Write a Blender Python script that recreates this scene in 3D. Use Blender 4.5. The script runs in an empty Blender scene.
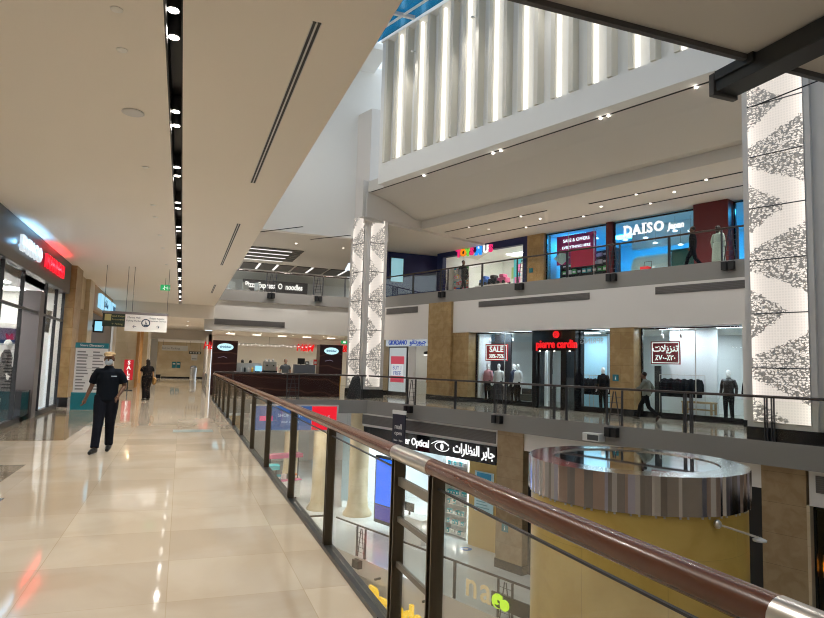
import bpy, bmesh, math, random
from mathutils import Matrix, Vector
random.seed(7)
S = bpy.context.scene
COL = S.collection
PI = math.pi
R = math.radians

# ------------------------------------------------------------------ camera, world, exposure
cam = bpy.data.cameras.new('camera')
cam.sensor_width = 36.0
cam.sensor_fit = 'HORIZONTAL'
cam.lens = 622.0 / 824.0 * 36.0
cam.clip_start = 0.05
cam.clip_end = 300
camo = bpy.data.objects.new('camera', cam)
COL.objects.link(camo)
yaw, pitch, roll = R(20.1), R(5.298), R(1.755)
fw = Vector((math.sin(yaw) * math.cos(pitch), math.cos(yaw) * math.cos(pitch), math.sin(pitch)))
rt = fw.cross(Vector((0, 0, 1))).normalized()
up = rt.cross(fw)
r2 = rt * math.cos(roll) + up * math.sin(roll)
u2 = -rt * math.sin(roll) + up * math.cos(roll)
mw = Matrix((r2, u2, -fw)).transposed().to_4x4()
mw.translation = Vector((0, 0, 1.58))
camo.matrix_world = mw
S.camera = camo
S.view_settings.view_transform = 'Standard'
S.view_settings.look = 'None'
S.view_settings.gamma = 1
S.view_settings.use_curve_mapping = False
S.view_settings.exposure = 0.52
S.cycles.max_bounces = 9
S.cycles.diffuse_bounces = 5
S.cycles.glossy_bounces = 4
S.cycles.transparent_max_bounces = 16
S.cycles.transmission_bounces = 6
S.cycles.sample_clamp_indirect = 10.0
S.cycles.caustics_reflective = False
S.cycles.caustics_refractive = False
S.cycles.use_denoising = True
S.cycles.filter_width = 1.05

world = bpy.data.worlds.new('world')
S.world = world
world.use_nodes = True
wn = world.node_tree
bg = wn.nodes['Background']
bg.inputs['Color'].default_value = (.78, .90, 1.0, 1)
bg.inputs['Strength'].default_value = .9

WARM = (1.0, 0.95, 0.87)
NEUT = (1.0, 0.95, 0.90)
COOL = (0.72, 0.88, 1.0)


def area(name, loc, sx, sy, power, color=NEUT, rot=(0, 0, 0), spread=180):
    l = bpy.data.lights.new(name, 'AREA')
    l.shape = 'RECTANGLE'
    l.size = sx
    l.size_y = sy
    l.energy = power
    l.color = color
    l.spread = R(spread)
    o = bpy.data.objects.new(name, l)
    o.location = loc
    o.rotation_euler = rot
    COL.objects.link(o)
    return o


def spot(loc, power, color=NEUT, angle=120, blend=0.8, size=0.06, rot=(0, 0, 0), name='downlight_beam'):
    l = bpy.data.lights.new(name, 'SPOT')
    l.energy = power
    l.color = color
    l.spot_size = R(angle)
    l.spot_blend = blend
    l.shadow_soft_size = size
    o = bpy.data.objects.new(name, l)
    o.location = loc
    o.rotation_euler = rot
    COL.objects.link(o)
    return o


# ------------------------------------------------------------------ plan: the far gallery runs 20 degrees off the walkway
FR = R(-70)                       # facade frame: x to the viewer's right, y away from the atrium
C20, S20 = math.cos(R(20)), math.sin(R(20))


def W(u, d, z=0.0):
    return Vector((S20 * u + C20 * d, -C20 * u + S20 * d, z))


# ------------------------------------------------------------------ materials
MATS = {}


def lin(c):
    return tuple(((x / 255.0) / 12.92 if x / 255.0 <= 0.04045 else ((x / 255.0 + 0.055) / 1.055) ** 2.4) for x in c)


def mat(name, color=(.8, .8, .8), rough=.5, metal=0.0, emit=None, estr=0.0, spec=.5, noise=0.0, nscale=8.0, coat=0.0):
    if name in MATS:
        return MATS[name]
    m = bpy.data.materials.new(name)
    m.use_nodes = True
    nt = m.node_tree
    b = nt.nodes['Principled BSDF']
    b.inputs['Base Color'].default_value = (*color, 1)
    b.inputs['Roughness'].default_value = rough
    b.inputs['Metallic'].default_value = metal
    b.inputs['Specular IOR Level'].default_value = spec
    b.inputs['Coat Weight'].default_value = coat
    if emit:
        b.inputs['Emission Color'].default_value = (*emit, 1)
        b.inputs['Emission Strength'].default_value = estr
    if noise > 0:
        tc = nt.nodes.new('ShaderNodeTexCoord')
        n = nt.nodes.new('ShaderNodeTexNoise')
        n.inputs['Scale'].default_value = nscale
        n.inputs['Detail'].default_value = 4
        cr = nt.nodes.new('ShaderNodeMapRange')
        cr.inputs[3].default_value = 1 - noise
        cr.inputs[4].default_value = 1 + noise
        mx = nt.nodes.new('ShaderNodeMix')
        mx.data_type = 'RGBA'
        mx.blend_type = 'MULTIPLY'
        mx.inputs[0].default_value = 1.0
        mx.inputs[6].default_value = (*color, 1)
        nt.links.new(tc.outputs['Object'], n.inputs['Vector'])
        nt.links.new(n.outputs['Fac'], cr.inputs[0])
        nt.links.new(cr.outputs[0], mx.inputs[7])
        nt.links.new(mx.outputs[2], b.inputs['Base Color'])
    MATS[name] = m
    return m


def N(nt, t, **kw):
    n = nt.nodes.new(t)
    for k, v in kw.items():
        setattr(n, k, v)
    return n


def stone_tiles(name, c1, c2, vein, tw, th, rough, joint=(.3, .25, .18), msize=.004, spec=.5, nscale=.9, offset=.0, axis='XY', coat=0.0, veinamt=.5):
    """Rectangular polished stone: each tile has its own tone, soft veins cross it."""
    m = bpy.data.materials.new(name)
    m.use_nodes = True
    nt = m.node_tree
    L = nt.links.new
    b = nt.nodes['Principled BSDF']
    tc = N(nt, 'ShaderNodeTexCoord')
    src = tc.outputs['Object']
    if axis != 'XY':
        sep = N(nt, 'ShaderNodeSeparateXYZ')
        L(src, sep.inputs[0])
        add = N(nt, 'ShaderNodeMath', operation='ADD')
        L(sep.outputs['X'], add.inputs[0])
        L(sep.outputs['Y'], add.inputs[1])
        com = N(nt, 'ShaderNodeCombineXYZ')
        L(add.outputs[0], com.inputs['X'])
        L(sep.outputs['Z'], com.inputs['Y'])
        vec = com.outputs[0]
    else:
        vec = src
    br = N(nt, 'ShaderNodeTexBrick')
    br.offset = offset
    br.inputs['Color1'].default_value = (*c1, 1)
    br.inputs['Color2'].default_value = (*c2, 1)
    br.inputs['Mortar'].default_value = (*joint, 1)
    br.inputs['Scale'].default_value = 1
    br.inputs['Mortar Size'].default_value = msize
    br.inputs['Bias'].default_value = 0
    br.inputs['Brick Width'].default_value = tw
    br.inputs['Row Height'].default_value = th
    L(vec, br.inputs['Vector'])
    n = N(nt, 'ShaderNodeTexNoise')
    n.inputs['Scale'].default_value = nscale
    n.inputs['Detail'].default_value = 8
    n.inputs['Distortion'].default_value = .5
    L(src, n.inputs['Vector'])
    cr = N(nt, 'ShaderNodeValToRGB')
    cr.color_ramp.elements[0].position = .42
    cr.color_ramp.elements[0].color = (*vein, 1)
    cr.color_ramp.elements[1].position = .60
    cr.color_ramp.elements[1].color = (1, 1, 1, 1)
    L(n.outputs['Fac'], cr.inputs[0])
    mx = N(nt, 'ShaderNodeMix', data_type='RGBA', blend_type='MULTIPLY')
    mx.inputs[0].default_value = veinamt
    L(br.outputs['Color'], mx.inputs[6])
    L(cr.outputs[0], mx.inputs[7])
    L(mx.outputs[2], b.inputs['Base Color'])
    b.inputs['Roughness'].default_value = rough
    b.inputs['Specular IOR Level'].default_value = spec
    b.inputs['Coat Weight'].default_value = coat
    b.inputs['Coat Roughness'].default_value = .03
    MATS[name] = m
    return m


def glass_mat(name, tint=(.92, .96, .95), refl=1.0, ior=1.45, rough=0.0):
    m = bpy.data.materials.new(name)
    m.use_nodes = True
    nt = m.node_tree
    nt.nodes.remove(nt.nodes['Principled BSDF'])
    out = nt.nodes['Material Output']
    fr = N(nt, 'ShaderNodeFresnel')
    fr.inputs['IOR'].default_value = ior
    mu = N(nt, 'ShaderNodeMath', operation='MULTIPLY')
    mu.inputs[1].default_value = refl
    tr = N(nt, 'ShaderNodeBsdfTransparent')
    tr.inputs['Color'].default_value = (*tint, 1)
    gl = N(nt, 'ShaderNodeBsdfGlossy')
    gl.inputs['Roughness'].default_value = rough
    gl.inputs['Color'].default_value = (1, 1, 1, 1)
    mx = N(nt, 'ShaderNodeMixShader')
    nt.links.new(fr.outputs[0], mu.inputs[0])
    nt.links.new(mu.outputs[0], mx.inputs[0])
    nt.links.new(tr.outputs[0], mx.inputs[1])
    nt.links.new(gl.outputs[0], mx.inputs[2])
    nt.links.new(mx.outputs[0], out.inputs['Surface'])
    MATS[name] = m
    return m


M_FLOOR = stone_tiles('beige_marble', (.66, .58, .47), (.54, .465, .37), (.80, .73, .64), .9, .9, .05, (.50, .42, .31), .003, .5, .9, .0)
M_BORDER = stone_tiles('brown_marble', (.36, .29, .20), (.27, .23, .17), (.45, .40, .34), .8, .8, .10, (.15, .12, .09), .004, .6, 2.2, .0, veinamt=.9)
M_GFLOOR = stone_tiles('pale_marble', (.58, .52, .42), (.52, .46, .37), (.85, .78, .7), .6, .6, .1, (.4, .35, .28), .003, .6, .9, .5)
M_WFLOOR = stone_tiles('white_tile', (.72, .74, .73), (.68, .70, .69), (.9, .9, .9), .6, .6, .12, (.55, .56, .55), .004, .5, .9)
M_TRAV = stone_tiles('travertine', (.44, .305, .145), (.37, .25, .115), (.66, .56, .42), 1.5, .62, .35, (.24, .16, .08), .004, .4, 3.5, .5, axis='XZ', veinamt=.5)
M_TRAVD = stone_tiles('travertine_lower', (.40, .29, .17), (.35, .25, .14), (.70, .6, .48), 3.0, .75, .35, (.2, .14, .08), .004, .4, 3.5, .5, axis='XZ', veinamt=.5)
M_CREAM = stone_tiles('cream_stone', (.62, .52, .36), (.58, .48, .33), (.8, .72, .6), 1.2, .8, .3, (.4, .32, .22), .003, .4, 1.4, .5, axis='XZ')
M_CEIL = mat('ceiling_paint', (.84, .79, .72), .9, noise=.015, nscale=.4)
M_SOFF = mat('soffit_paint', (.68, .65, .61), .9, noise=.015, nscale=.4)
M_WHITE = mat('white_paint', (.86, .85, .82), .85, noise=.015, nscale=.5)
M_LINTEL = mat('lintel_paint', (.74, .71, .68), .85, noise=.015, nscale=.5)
M_GREY = mat('grey_band', (.26, .25, .235), .55, noise=.03, nscale=1.0)
M_DGREY = mat('dark_grey', (.09, .09, .095), .5, noise=.05)
M_BLACK = mat('matt_black', (.006, .006, .007), .5, noise=.1)
M_GLOSSB = mat('gloss_black', (.01, .01, .012), .12, noise=.1)
M_PLINTH = mat('black_stone', (.015, .015, .017), .15, noise=.2, nscale=6)
M_GRILLE = mat('grille_grey', (.13, .12, .11), .6, noise=.1, nscale=40)
M_STEEL = mat('brushed_steel', (.62, .60, .57), .28, 1.0, noise=.06, nscale=30)
M_BRONZE = mat('bronze_post', (.115, .092, .068), .35, .8, noise=.08, nscale=12)
M_DSTEEL = mat('dark_steel', (.07, .075, .08), .35, .7, noise=.1, nscale=4)
M_RAILD = mat('dark_rail', (.05, .035, .03), .35, .3, noise=.1)
M_WOOD = mat('red_wood', (.105, .031, .011), .26, noise=.2, nscale=9, coat=.2)
M_FRAME = mat('anthracite', (.05, .05, .055), .35, .4, noise=.08)
M_NAVY = mat('navy_wall', (.006, .012, .09), .45, noise=.06)
M_MAROON = mat('maroon', (.10, .008, .012), .4, noise=.08)
M_BROWN = mat('brown_fascia', (.42, .24, .10), .5, noise=.08)
M_GREYWALL = mat('grey_panel', (.16, .15, .155), .5, noise=.05)
M_TEAL = mat('teal_panel', (.01, .17, .22), .35, noise=.05)
M_OFFW = mat('off_white', (.80, .80, .78), .5, noise=.02)
M_PAPER = mat('pale_grey_print', (.62, .62, .62), .5, noise=.03)
M_RED = mat('red_print', (.62, .02, .03), .5, noise=.04)
M_GLASS = glass_mat('clear_glass', (.97, .98, .965), .12)
M_GLASSB = glass_mat('balustrade_glass', (.965, .972, .945), .22)
M_SHOPG = glass_mat('shop_glass', (.96, .98, .985), .28)
M_ROOFG = glass_mat('blue_roof_glass', (.12, .42, .58), .5)
M_MIRROR = mat('mirror_black', (.75, .8, .85), .03, 1.0, noise=.02)


def emis(name, color, strength):
    return mat(name, (.12 * color[0], .12 * color[1], .12 * color[2]), .5, 0, color, strength * .58)


E_WHITE = emis('lit_white', (1, .97, .92), 1.3)
E_LAMP = emis('lamp_face', (1, .93, .82), 14)
E_COOL = emis('lit_cool', (.72, .9, 1.0), 2.4)
E_RED = emis('lit_red', (1, .01, .015), 1.0)
E_REDD = emis('lit_red_soft', (.75, .015, .03), .7)
E_BLUE = emis('lit_blue', (.0, .15, 1), 1.5)
E_LBLUE = emis('lit_light_blue', (.30, .72, 1), 1.3)
E_CYAN = emis('lit_cyan', (.10, .62, .80), 1.0)
E_GREEN = emis('lit_green', (.2, .75, .06), 1.0)
E_YEL = emis('lit_yellow', (1, .62, .02), 1.2)
E_PINK = emis('lit_pink', (1, .03, .20), 1.0)
E_ORANGE = emis('lit_orange', (1, .28, .01), 1.1)
E_LIME = emis('lit_lime', (.62, 1, .03), 1.1)
E_LED = emis('lit_led', (1, .97, .88), 1.7)


# ------------------------------------------------------------------ mesh builder
class B:
    def __init__(s, mat4=None):
        s.v, s.f, s.m, s.sm, s.uv = [], [], [], [], {}
        s.T = mat4 or Matrix.Identity(4)

    def _add(s, vs, fs, m=0, sm=False):
        b = len(s.v)
        s.v.extend([tuple(s.T @ Vector(p)) for p in vs])
        for f in fs:
            s.f.append(tuple(b + i for i in f))
            s.m.append(m)
            s.sm.append(sm)

    def box(s, x0, x1, y0, y1, z0, z1, m=0):
        x0, x1 = min(x0, x1), max(x0, x1)
        y0, y1 = min(y0, y1), max(y0, y1)
        z0, z1 = min(z0, z1), max(z0, z1)
        v = [(x0, y0, z0), (x1, y0, z0), (x1, y1, z0), (x0, y1, z0), (x0, y0, z1), (x1, y0, z1), (x1, y1, z1), (x0, y1, z1)]
        s._add(v, [(3, 2, 1, 0), (4, 5, 6, 7), (0, 1, 5, 4), (1, 2, 6, 5), (2, 3, 7, 6), (3, 0, 4, 7)], m)
        return s

    def prism(s, pts, z0, z1, mt=0, ms=None, mb=None):
        n = len(pts)
        ar = sum(pts[i][0] * pts[(i + 1) % n][1] - pts[(i + 1) % n][0] * pts[i][1] for i in range(n))
        if ar < 0:
            pts = pts[::-1]
        v = [(p[0], p[1], z0) for p in pts] + [(p[0], p[1], z1) for p in pts]
        ms = mt if ms is None else ms
        mb = mt if mb is None else mb
        s._add(v, [tuple(range(n, 2 * n))], mt)
        s._add(v, [tuple(reversed(range(n)))], mb)
        s._add(v, [(i, (i + 1) % n, n + (i + 1) % n, n + i) for i in range(n)], ms)
        return s

    def xprism(s, prof, x0, x1, m=0):
        """(y,z) outline swept along x."""
        n = len(prof)
        v = [(x0, p[0], p[1]) for p in prof] + [(x1, p[0], p[1]) for p in prof]
        s._add(v, [tuple(range(n)), tuple(reversed(range(n, 2 * n)))] + [((i + 1) % n, i, n + i, n + (i + 1) % n) for i in range(n)], m)
        return s

    def yprism(s, prof, y0, y1, m=0):
        """(x,z) outline swept along y."""
        n = len(prof)
        v = [(p[0], y0, p[1]) for p in prof] + [(p[0], y1, p[1]) for p in prof]
        s._add(v, [tuple(range(n)), tuple(reversed(range(n, 2 * n)))] + [((i + 1) % n, i, n + i, n + (i + 1) % n) for i in range(n)], m)
        return s

    def quad(s, a, b, c, d, m=0):
        s._add([a, b, c, d], [(0, 1, 2, 3)], m)
        return s

    def tube(s, pts, rad, n=10, m=0, cap=True, flat=1.0):
        """Tapered tube through pts; rad number or list; flat squashes the second axis."""
        pts = [Vector(p) for p in pts]
        if not isinstance(rad, (list, tuple)):
            rad = [rad] * len(pts)
        vs = []
        ref = None
        for i, p in enumerate(pts):
            d = (pts[min(i + 1, len(pts) - 1)] - pts[max(i - 1, 0)]).normalized()
            if ref is None:
                ref = Vector((0, 1, 0)) if abs(d.y) < .9 else Vector((1, 0, 0))
            x = (ref - d * ref.dot(d)).normalized()
            y = d.cross(x)
            ref = x
            for k in range(n):
                a = 2 * PI * k / n
                vs.append(p + x * math.cos(a) * rad[i] * flat + y * math.sin(a) * rad[i])
        fs = []
        for i in range(len(pts) - 1):
            for k in range(n):
                a, b = i * n + k, i * n + (k + 1) % n
                fs.append((a, b, b + n, a + n))
        s._add(vs, fs, m, True)
        if cap:
            e = (len(pts) - 1) * n
            s._add(vs, [tuple(reversed(range(n))), tuple(range(e, e + n))], m)
        return s

    def cyl(s, p, q, r, n=16, m=0, r1=None):
        return s.tube([p, q], [r, r if r1 is None else r1], n, m)

    def lathe(s, prof, n=24, m=0, c=(0, 0), cap=True):
        """(r,z) profile round the z axis through c."""
        vs = []
        for r, z in prof:
            for k in range(n):
                a = 2 * PI * k / n
                vs.append((c[0] + r * math.cos(a), c[1] + r * math.sin(a), z))
        fs = []
        for i in range(len(prof) - 1):
            for k in range(n):
                a, b = i * n + k, i * n + (k + 1) % n
                fs.append((a, b, b + n, a + n))
        s._add(vs, fs, m, True)
        if cap:
            e = (len(prof) - 1) * n
            s._add(vs, [tuple(reversed(range(n))), tuple(range(e, e + n))], m)
        return s

    def ell(s, c, rx, ry, rz, n=14, rings=9, m=0):
        vs = [(c[0], c[1], c[2] - rz)]
        for i in range(1, rings):
            t = -PI / 2 + PI * i / rings
            for k in range(n):
                a = 2 * PI * k / n
                vs.append((c[0] + rx * math.cos(t) * math.cos(a), c[1] + ry * math.cos(t) * math.sin(a), c[2] + rz * math.sin(t)))
        vs.append((c[0], c[1], c[2] + rz))
        fs = [(0, 1 + (k + 1) % n, 1 + k) for k in range(n)]
        for i in range(rings - 2):
            for k in range(n):
                a, b = 1 + i * n + k, 1 + i * n + (k + 1) % n
                fs.append((a, b, b + n, a + n))
        t = len(vs) - 1
        o = 1 + (rings - 2) * n
        fs += [(o + k, o + (k + 1) % n, t) for k in range(n)]
        s._add(vs, fs, m, True)
        return s

    def text(s, body, size, x, y, z, ext=.02, m=0, align='CENTER', fat=0.0, flip=False, xs=1.0, shear=0.0, space=1.0):
        """Upright lettering in the xz plane facing -y, baseline at z."""
        vs, fs = text_mesh(body, size, ext, align, fat, shear, space)
        sx = -xs if flip else xs
        fs = [tuple(reversed(f)) for f in fs] if flip else fs
        s._add([(x + sx * p[0], y - p[2], z + p[1]) for p in vs], fs, m)
        return s

    def obj(s, name, mats, parent=None, loc=(0, 0, 0), rotz=0.0, bevel=0.0):
        me = bpy.data.meshes.new(name)
        me.from_pydata(s.v, [], s.f)
        for mm in (mats if isinstance(mats, (list, tuple)) else [mats]):
            me.materials.append(mm)
        for p, mi, sm in zip(me.polygons, s.m, s.sm):
            p.material_index = mi
            p.use_smooth = sm
        if s.uv:
            ul = me.uv_layers.new(name='UVMap')
            for pi, uvs in s.uv.items():
                for li, uvc in zip(me.polygons[pi].loop_indices, uvs):
                    ul.data[li].uv = uvc
        me.update()
        if any(s.sm):
            me.set_sharp_from_angle(angle=R(40))
        o = bpy.data.objects.new(name, me)
        COL.objects.link(o)
        o.location = loc
        o.rotation_euler = (0, 0, rotz)
        if parent is not None:
            o.parent = parent
        if bevel:
            b = o.modifiers.new('soft_edges', 'BEVEL')
            b.width = bevel
            b.segments = 2
            b.limit_method = 'ANGLE'
        return o


_TC = {}


def text_mesh(body, size, ext, align, fat, shear, space):
    key = (body, size, ext, align, fat, shear, space)
    if key in _TC:
        return _TC[key]
    c = bpy.data.curves.new('lettering', 'FONT')
    c.body = body
    c.size = size
    c.extrude = ext / 2
    c.offset = fat
    c.align_x = align
    c.shear = shear
    c.space_character = space
    c.resolution_u = 3
    o = bpy.data.objects.new('lettering', c)
    COL.objects.link(o)
    dg = bpy.context.evaluated_depsgraph_get()
    dg.update()
    me = bpy.data.meshes.new_from_object(o.evaluated_get(dg))
    vs = [tuple(v.co) for v in me.vertices]
    fs = [tuple(p.vertices) for p in me.polygons]
    bpy.data.objects.remove(o)
    bpy.data.curves.remove(c)
    bpy.data.meshes.remove(me)
    _TC[key] = (vs, fs)
    return _TC[key]


def tag(o, label, cat=None, group=None):
    o['label'] = label
    if cat:
        o['category'] = cat
    if group:
        o['group'] = group
    return o


def thing(name, label, cat, loc=(0, 0, 0), rotz=0.0, group=None):
    o = bpy.data.objects.new(name, None)
    o.empty_display_size = .2
    COL.objects.link(o)
    o.location = loc
    o.rotation_euler = (0, 0, rotz)
    return tag(o, label, cat, group)


def struct(o, label=None):
    o['kind'] = 'structure'
    if label:
        o['label'] = label
    return o


def dup(root, loc, rotz, label=None, group=None):
    r = root.copy()
    COL.objects.link(r)
    r.location = loc
    r.rotation_euler = (0, 0, rotz)
    if label:
        r['label'] = label
    if group:
        r['group'] = group
    for ch in list(root.children):
        c = ch.copy()
        COL.objects.link(c)
        c.parent = r
        for g in list(ch.children):
            d = g.copy()
            COL.objects.link(d)
            d.parent = c
    return r


# ------------------------------------------------------------------ the setting: slabs, floors, walls, ceilings
C0 = (8.046, 27.6)                                   # corner of the mid gallery edge
C1 = (9.83, 34.4)                                    # corner of the upper gallery edge
C2 = (5.81, 24.4)                                    # corner of the lower gallery edge


def w2(u, d):
    v = W(u, d)
    return (v.x, v.y)


def facade(b, name, mats, **k):
    return struct(b.obj(name, mats, rotz=FR, **k))


# mid level
b = B().prism([(-3.6, -6), (1.30, -6), (1.30, 57.4), (-3.6, 57.4)], -.60, 0.0, 0, 1, 2)
struct(b.obj('floor', [M_FLOOR, M_GREY, M_WHITE]))
b = B()
b.box(-3.5, -1.97, 13.4, 20.6, 0, .003)
b.box(-3.5, -2.02, 8.9, 10.5, 0, .003)
b.box(-3.5, -1.74, 7.7, 8.12, 0, .003, 1)
struct(b.obj('floor_inlay', [M_BORDER, M_PLINTH]))
b = B().prism([(1.30, 27.6), C0, w2(13, 17), w2(13, 31), (31, 57.4), (1.30, 57.4)], -.60, 0.0, 0, 1, 2)
struct(b.obj('floor_gallery', [M_GFLOOR, M_GREY, M_WHITE]))
# upper level
b = B().prism([(1.46, 34.4), C1, w2(13, 21), w2(13, 34), (34, 58), (1.46, 58)], 4.80, 5.40, 0, 1, 2)
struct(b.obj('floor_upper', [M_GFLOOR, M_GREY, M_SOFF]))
# lower levels
b = B().prism([(1.30, 24.4), C2, w2(13, 13.8), w2(13, 27), (24, 46), (1.30, 46)], -6.0, -5.40, 0, 1, 2)
struct(b.obj('floor_lower', [M_WFLOOR, M_LINTEL, M_WHITE]))
b = B().prism([(-1, -6), (20, -6), (30, 48), (-1, 48)], -11.2, -10.8)
struct(b.obj('floor_basement', [M_GFLOOR]))

# our ceiling with its black lamp slot
b = B()
b.box(-3.6, -.315, -6, 34.2, 4.45, 5.40)
b.box(-.165, 1.46, -6, 34.2, 4.45, 5.40)
b.box(-.315, -.165, -6, 2.0, 4.45, 5.40)
b.box(-.315, -.165, 2.0, 34.2, 4.75, 5.40, 1)
b.box(-.318, -.300, 2.0, 34.2, 4.451, 4.75, 1)
b.box(-.167, -.162, 2.0, 34.2, 4.451, 4.75, 1)
b.box(-3.6, 1.46, 34.2, 57.4, 3.75, 5.40)
b.box(-3.6, 2.2, 48.0, 57.4, 3.05, 3.75)
struct(b.obj('ceiling', [M_CEIL, M_BLACK]))
# the bridge over the atrium above us
b = B()
b.box(1.46, 12.5, -6, 3.98, 4.45, 5.40)
b.box(1.46, 12.5, 3.98, 4.03, 4.40, 5.40, 1)
struct(b.obj('ceiling_bridge', [M_SOFF, M_DGREY]))

# walls round the walkway
b = B()
b.box(-3.9, -3.6, -6, 13.0, -.6, 5.4)
b.box(-6.2, -6.0, 12.0, 40, 0, 5.4)
b.box(-6.0, -3.6, 21.9, 22.05, 0, 4.45)
b.box(-6.0, -3.6, 12.9, 13.0, 0, 4.45)
b.box(-3.9, -3.6, 37.5, 57.4, 0, 5.4)
struct(b.obj('wall_left', [M_WHITE]))
b = B().box(-4, 33, -6.3, -6.0, -11, 17.3)
struct(b.obj('wall_back', [M_WHITE]))
b = B()
b.box(-3.6, 2.2, 57.0, 57.4, 0, 3.2)
b.box(-3.6, -1.6, 56.9, 57.0, 0, .28, 1)
b.box(-1.55, 2.2, 56.85, 57.0, 0, .12, 1)
struct(b.obj('wall_far', [M_CREAM, M_PLINTH]))
b = B().box(1.16, 1.46, -6, 34.2, 5.4, 17.2)
struct(b.obj('wall_added_left', [M_WHITE]))  # plain unseen wall added to hold light in the atrium
# white wall over the far end of the atrium, and the ceiling it carries
b = B()
b.box(1.46, 9.7, 30.4, 30.8, 8.0, 17.2)
b.box(1.46, 8.6, 27.9, 30.4, 16.9, 17.2)
struct(b.obj('wall_atrium_far', [M_WHITE]))
b = B().prism([(1.46, 30.8), (8.6, 30.8), (9.2, 36), (10.2, 42), (16, 58), (1.46, 58)], 8.0, 8.3)
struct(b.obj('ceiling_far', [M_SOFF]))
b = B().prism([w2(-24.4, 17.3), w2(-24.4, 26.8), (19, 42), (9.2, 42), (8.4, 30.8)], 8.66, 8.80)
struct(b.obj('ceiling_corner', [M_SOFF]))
b = B()
b.box(1.0, 9.83, 34.5, 34.9, 3.2, 4.8)
b.box(1.46, 9.83, 34.45, 34.5, 3.2, 3.26)
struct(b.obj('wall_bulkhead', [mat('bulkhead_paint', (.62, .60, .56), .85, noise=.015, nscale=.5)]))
b = B().prism([(1.46, 34.9), (11, 34.9), (16, 40), (18, 57), (2.2, 57.4)], 3.2, 3.3)
struct(b.obj('ceiling_back_shops', [M_SOFF]))
b = B().box(1.46, 30, 50, 50.4, 5.4, 8.0)
struct(b.obj('wall_food_court', [M_LINTEL]))

# fin wall: white band, back plate, coffer ceiling behind it
b = B()
b.box(-22.95, 12, 17.0, 17.5, 10.05, 10.98)
b.box(-22.95, 12, 17.30, 17.5, 10.98, 16.95)
b.box(-22.95, -22.65, 17.0, 17.5, 10.98, 16.95)
b.box(-22.95, 12, 16.9, 17.5, 16.95, 17.2)
facade(b, 'wall_fins', [M_WHITE])
fw_o = bpy.data.objects['wall_fins']
i = 0
u = -22.62
while u < 8:
    lit = i % 2 == 1
    f = B().box(u, u + .17, 16.94, 17.30, 11.0 + (0 if lit else -.0), 16.95).obj('fin', [mat('fin_cream', (.80, .76, .66), .7, noise=.02)], fw_o)
    if lit:
        B().box(u + .17, u + .28, 17.06, 17.20, 11.05, 16.9).obj('light_strip', [E_LED], f)
    u += .74
    i += 1
b = B()
b.xprism([(17.5, 10.05), (17.5, 10.6), (26.6, 10.6), (26.6, 8.78), (21.0, 8.78), (21.0, 9.22), (20.6, 9.22), (18.6, 9.85)], -24.4, 12)
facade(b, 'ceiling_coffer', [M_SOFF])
b = B()
b.box(-24.7, -24.4, 17.2, 21.0, 8.78, 10.6)
b.xprism([(17.4, 10.05), (18.6, 9.86), (20.55, 9.20), (21.0, 8.80), (17.4, 8.80)], -24.4, -24.34, 0)
facade(b, 'wall_coffer_end', [M_LINTEL])
b = B().box(-24.2, 12, 17.52, 17.58, 10.03, 10.06)
facade(b, 'trim_1', [M_BLACK])

# mid facade
b = B()
b.box(-21.8, 13, 21.0, 21.35, 3.28, 4.80)
b.box(-27.3, -23.4, 21.0, 21.35, 3.0, 4.80)
b.box(-8.42, 13, 21.0, 21.4, 0, 3.28)
b.box(-8.42, 13, 20.98, 21.0, 0, .22, 1)
facade(b, 'wall_gallery', [M_LINTEL, M_PLINTH])
b = B()
b.box(-27.75, -27.22, 20.9, 21.5, .24, 3.0)
b.box(-27.77, -27.2, 20.88, 21.5, 0, .24, 1)
facade(b, 'pillar', [M_CREAM, M_PLINTH])
b = B()
b.box(-23.45, -21.8, 20.85, 21.6, .24, 4.8)
b.box(-21.8, -20.74, 21.02, 21.6, .24, 3.28)
b.box(-23.47, -20.74, 20.83, 21.6, 0, .24, 1)
facade(b, 'pillar', [M_TRAV, M_PLINTH])
b = B()
b.box(-13.22, -12.24, 21.02, 21.6, .26, 3.28)
b.box(-13.22, -12.24, 21.0, 21.6, 0, .26, 1)
facade(b, 'pillar', [M_TRAV, M_PLINTH])
# upper facade
b = B()
b.box(-21.3, -20.2, 25.9, 26.5, 5.4, 8.78)
facade(b, 'pillar', [M_TRAV])
# lower facade under the gallery edge
b = B()
b.box(-23.8, -15.4, 17.25, 17.6, -1.21, -.6)
b.box(-14.2, -6.5, 17.25, 17.6, -1.21, -.6)
b.box(-5.45, 13, 17.25, 17.6, -1.45, -.6)
facade(b, 'wall_lower', [M_LINTEL])
for (a, c) in ((-15.4, -14.2), (-6.5, -5.5)):
    b = B()
    b.box(a, c, 17.2, 17.9, -5.1, -.6)
    b.box(a - .03, c + .03, 17.17, 17.93, -5.4, -5.1, 1)
    facade(b, 'pillar', [M_TRAVD, M_PLINTH])
b = B().box(-5.5, -5.43, 17.2, 17.6, -5.4, -1.45)
facade(b, 'trim_2', [M_CREAM])
# outer closing walls
b = B()
b.box(-32, 13.5, 32.4, 32.7, -.6, 9)
b.box(-30, 13.5, 25.2, 25.5, -5.4, -.6)
b.box(13, 13.4, 13, 33, -11, 17.2)
facade(b, 'wall_outer', [M_WHITE])
b = B().box(1.3, 26, 45.6, 46, -5.4, -.6)
struct(b.obj('wall_lower_far', [M_LINTEL]))
b = B()
b.box(.9, 1.2, -6, 46, -10.8, -.6)
b.box(.9, 24, 47.6, 48, -10.8, -6)
struct(b.obj('wall_lower_left', [M_LINTEL]))
b = B().box(-27, 13, 20.2, 20.5, -10.8, -6.0)
facade(b, 'wall_basement', [M_LINTEL])

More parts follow.
